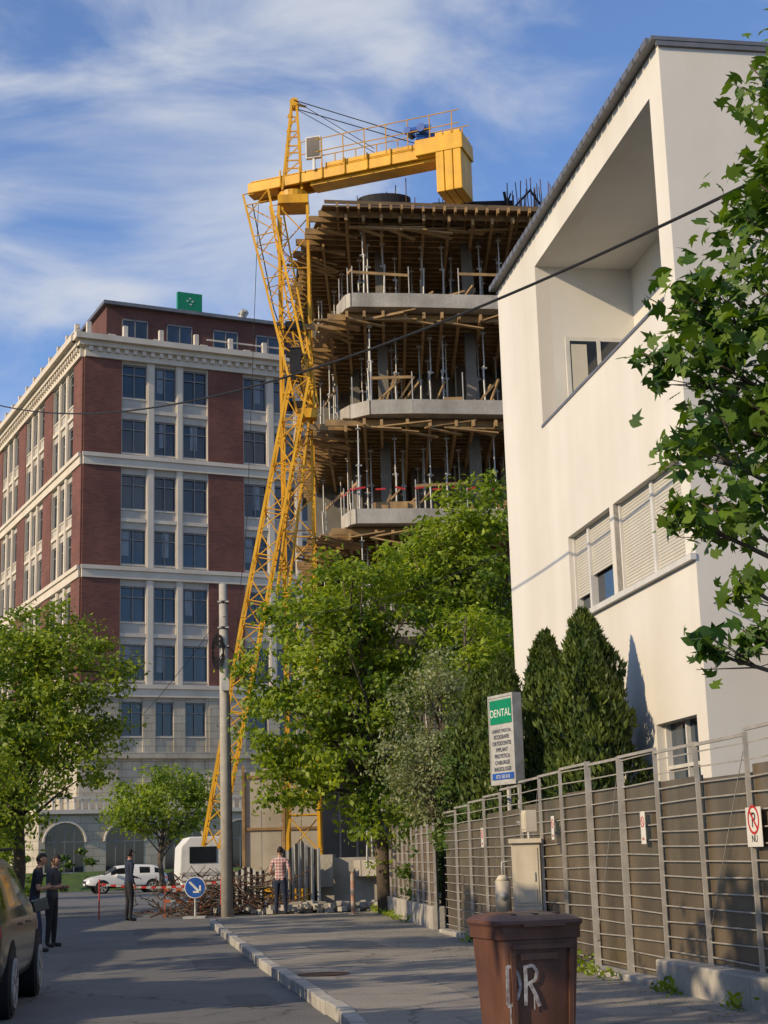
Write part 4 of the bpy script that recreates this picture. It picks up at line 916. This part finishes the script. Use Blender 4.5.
shrub('hedge',[(1.4,29.5,2.2,.6,1.0,1.2),(1.0,34.5,1.5,.8,1.5,1.5),(.8,37,1.4,.6,1.5,1.5),(1.6,31.5,3.2,.7,.9,.9)],9000,.11,LM_dk,31)
shrub('hedge',[(-23,90,1.2,7,1.2,1.6),(-27,84,1.2,5,1.5,1.7)],5000,.28,LM_dk,32)
shrub('hedge',[(-14.8,56,1.2,2.6,1.5,1.4)],4500,.16,LM_left,33)
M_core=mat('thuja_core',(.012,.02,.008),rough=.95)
def thuja(x,y,h,r,seed,n=13000):
    E=empty('thuja_tree'); rng=np.random.default_rng(seed); t=rng.random(n)**.8; z=.15+t*(h-.15)
    prof=np.interp(t,[0,.12,.45,.72,.88,.96,1],[.8,1,1,.8,.5,.25,.03])*r
    a=rng.random(n)*2*math.pi; lump=1+.15*np.sin(a*5+z*3.1+seed)+.12*np.sin(a*3-z*4.3)+.09*np.sin(z*11+a*7)
    rr=prof*lump*rng.uniform(.8,1.08,n); P=np.stack([x+np.cos(a)*rr,y+np.sin(a)*rr,z+.1*np.sin(a*2+seed)],1)
    k=len(P); V=np.zeros((k,4,3)); o=np.stack([np.cos(a),np.sin(a),np.zeros(k)],1); up=np.stack([np.cos(a)*.45,np.sin(a)*.45,np.ones(k)],1)+rng.normal(size=(k,3))*.35; up/=np.linalg.norm(up,axis=1)[:,None]
    sd=np.cross(up,o+rng.normal(size=(k,3))*.6); sd/=np.linalg.norm(sd,axis=1)[:,None]; s=rng.uniform(.06,.15,k)[:,None]
    V[:,0]=P-up*s*.5;V[:,1]=P+sd*s*.22;V[:,2]=P+up*s*.6;V[:,3]=P-sd*s*.22
    me=bpy.data.meshes.new('f'); me.vertices.add(k*4);me.vertices.foreach_set('co',V.ravel());me.loops.add(k*4);me.loops.foreach_set('vertex_index',np.arange(k*4));me.polygons.add(k);me.polygons.foreach_set('loop_start',np.arange(0,k*4,4));me.polygons.foreach_set('loop_total',np.full(k,4));me.update(calc_edges=True);me.materials.append(LM_thuja)
    ob=bpy.data.objects.new('foliage',me);scene.collection.objects.link(ob);ob.parent=E
    mb=MB(); mb.path([(x,y,0),(x,y,.25),(x,y,h*.15),(x,y,h*.45),(x,y,h*.72),(x,y,h*.9)],[.06,.06,r*.7,r*.7,r*.5,.04],14); mb.obj('dark_inner_core',M_core,E,True)  # solid dark core added; shade inside the foliage put into its colour
thuja(2.95,22.9,4.95,.66,1,18000);thuja(2.55,24.8,4.9,.58,2,14000);thuja(2.1,28.3,5.0,.6,3,10000);thuja(1.65,30.2,4.9,.5,4,9000)
E=empty('maple_tree'); cl=[(2.4,8.5,5.95,.24),(2.45,8.6,5.5,.24),(2.2,8.5,5.1,.27),(1.82,8.5,4.62,.24),(1.62,8.4,4.2,.18),(2.03,8.5,4.4,.3),(2.25,8.6,4.7,.28),(1.76,8.4,3.72,.2),(2.05,8.6,3.9,.3),(1.63,8.4,3.32,.13),(1.95,8.5,3.3,.24),(2.25,8.5,3.5,.28),(2.0,8.5,2.92,.13),(1.78,8.5,2.55,.12),(2.05,8.5,2.63,.14),(2.3,8.5,2.7,.15),(2.6,8.6,4.3,.4),(2.9,8.8,5.2,.5),(3.2,9,6.2,.6),(3.6,8.8,5,.6),(2.7,8.7,3.4,.35),(3.4,9.3,7.2,.6),(2.25,8.7,4.15,.3),(1.9,8.5,4.25,.2),(2.35,8.5,5.25,.2),(2.35,8.6,3.9,.25)]
rng=np.random.default_rng(5); pts=[]
for x,y,z,r in cl:
    n=int(105*(r/.25)**1.5); pts.append(np.array([x,y,z])+rng.normal(size=(n,3))*np.array([r*.5,r*.8,r*.42]))
leaves('foliage',np.concatenate(pts),.112,LM_maple,E,55,.35,(3.2,9.2,3.5),'maple')
mb=MB(); tr=Vector((3.25,8.9,.12)); mb.path([tr,tr+Vector((.03,0,1.5)),tr+Vector((-.05,0,3)),tr+Vector((0,.05,5)),tr+Vector((.1,.1,7))],[.16,.13,.11,.08,.04],12)
for x,y,z,r in cl:
    s=Vector((3.2,8.9,max(1.9,min(6.5,z-.9)))); c=Vector((x,y,z)); mid=s.lerp(c,.5)+Vector((0,0,.12)); mb.path([s,mid,c,c+(c-mid).normalized()*r*.8],[.035,.018,.008,.003],6)
    for k in range(5):
        q=c+Vector((rng.normal()*r*.6,rng.normal()*r*.6,rng.normal()*r*.5)); mb.path([mid.lerp(c,.6),q],[.005,.002],4)
mb.obj('trunk_and_limbs',M_bark,E,True)
rng=np.random.default_rng(9); P=[]
for y in np.arange(13,42,.9):
    if rng.random()<.55:
        k=int(rng.uniform(20,70)); P.append(np.array([interp(fl,y)-.28,y,.17])+rng.normal(size=(k,3))*np.array([.06,.15,.05]))
P.append(np.array([2.0,19.0,.25])+rng.normal(size=(260,3))*np.array([.1,.25,.08]))
leaves('weeds',np.concatenate(P),.08,LM_lime,None,77,-.2)
rng=np.random.default_rng(19); k=900; yy=rng.uniform(11,40,k); xx=np.array([interp(fl,y) for y in yy])-.25-np.abs(rng.normal(size=k))*.8
leaves('fallen_leaves',np.stack([xx,yy,np.full(k,.135)],1),.04,LM_olive,None,78,6)
# ---------------------------------------------------------------- street side opposite (left of the view)
for (y0,y1,h,dx) in [(-28,-6,9,0),(-4,12,8.0,.6),(13.5,20,7.5,1.2),(21.3,28,7.5,1.8),(29.4,40,7.0,3)]:  # unseen house row; heights and gaps shaped to shade the road in streaks
    E=empty('terrace_house'); x=-13-dx
    F_=frame(x,y0,0,90); mb=MB(F_)
    L2=y1-y0; hs=[]
    for fz in (1.0,3.1):
        t=1.2
        while t<L2-2: hs.append((t,t+1.3,fz,fz+1.3)); t+=3
    mb.wall(0,L2,0,h-2.5,hs,.3); mb.M=None
    mb.box(x-9,x-.3,y0,y0+.3,0,h-2.5);mb.box(x-9,x-.3,y1-.3,y1,0,h-2.5);mb.box(x-9,x-8.7,y0+.3,y1-.3,0,h-2.5)
    mb.obj('walls',M_house,E)
    g=MB(F_); [g.box(a,b,.2,.22,c,d) for a,b,c,d in hs]; g.obj('windows',M_glassd,E)
    mb=MB(); mb.add([(x+.5,y0-.3,h-2.5),(x+.5,y1+.3,h-2.5),(x-9.5,y1+.3,h-2.5),(x-9.5,y0-.3,h-2.5),(x-4.5,y0-.3,h),(x-4.5,y1+.3,h)],[(0,1,5,4),(2,3,4,5),(0,4,3),(1,2,5),(0,3,2,1)]); mb.obj('roof',M_tile,E)
# unseen trees added left of the view: crowns placed to dapple the road with shadow
for i,(x,y) in enumerate([(-7.6,2.5),(-8.6,8),(-9.8,13.8),(-10.6,19.5),(-11.6,25.5),(-12.3,31)]):
    tree('offscreen_shade_tree',(x,y,.1),(x,y,6.8),[(x,y,5.3,1.9,2.3,1.9),(x+.3,y+.6,3.8,1.7,1.9,1.2),(x-.2,y-.4,6.6,1.2,1.3,.9)],1900,.34,LM_left,60+i,.33,.15,14)
print('objects',len(scene.objects))
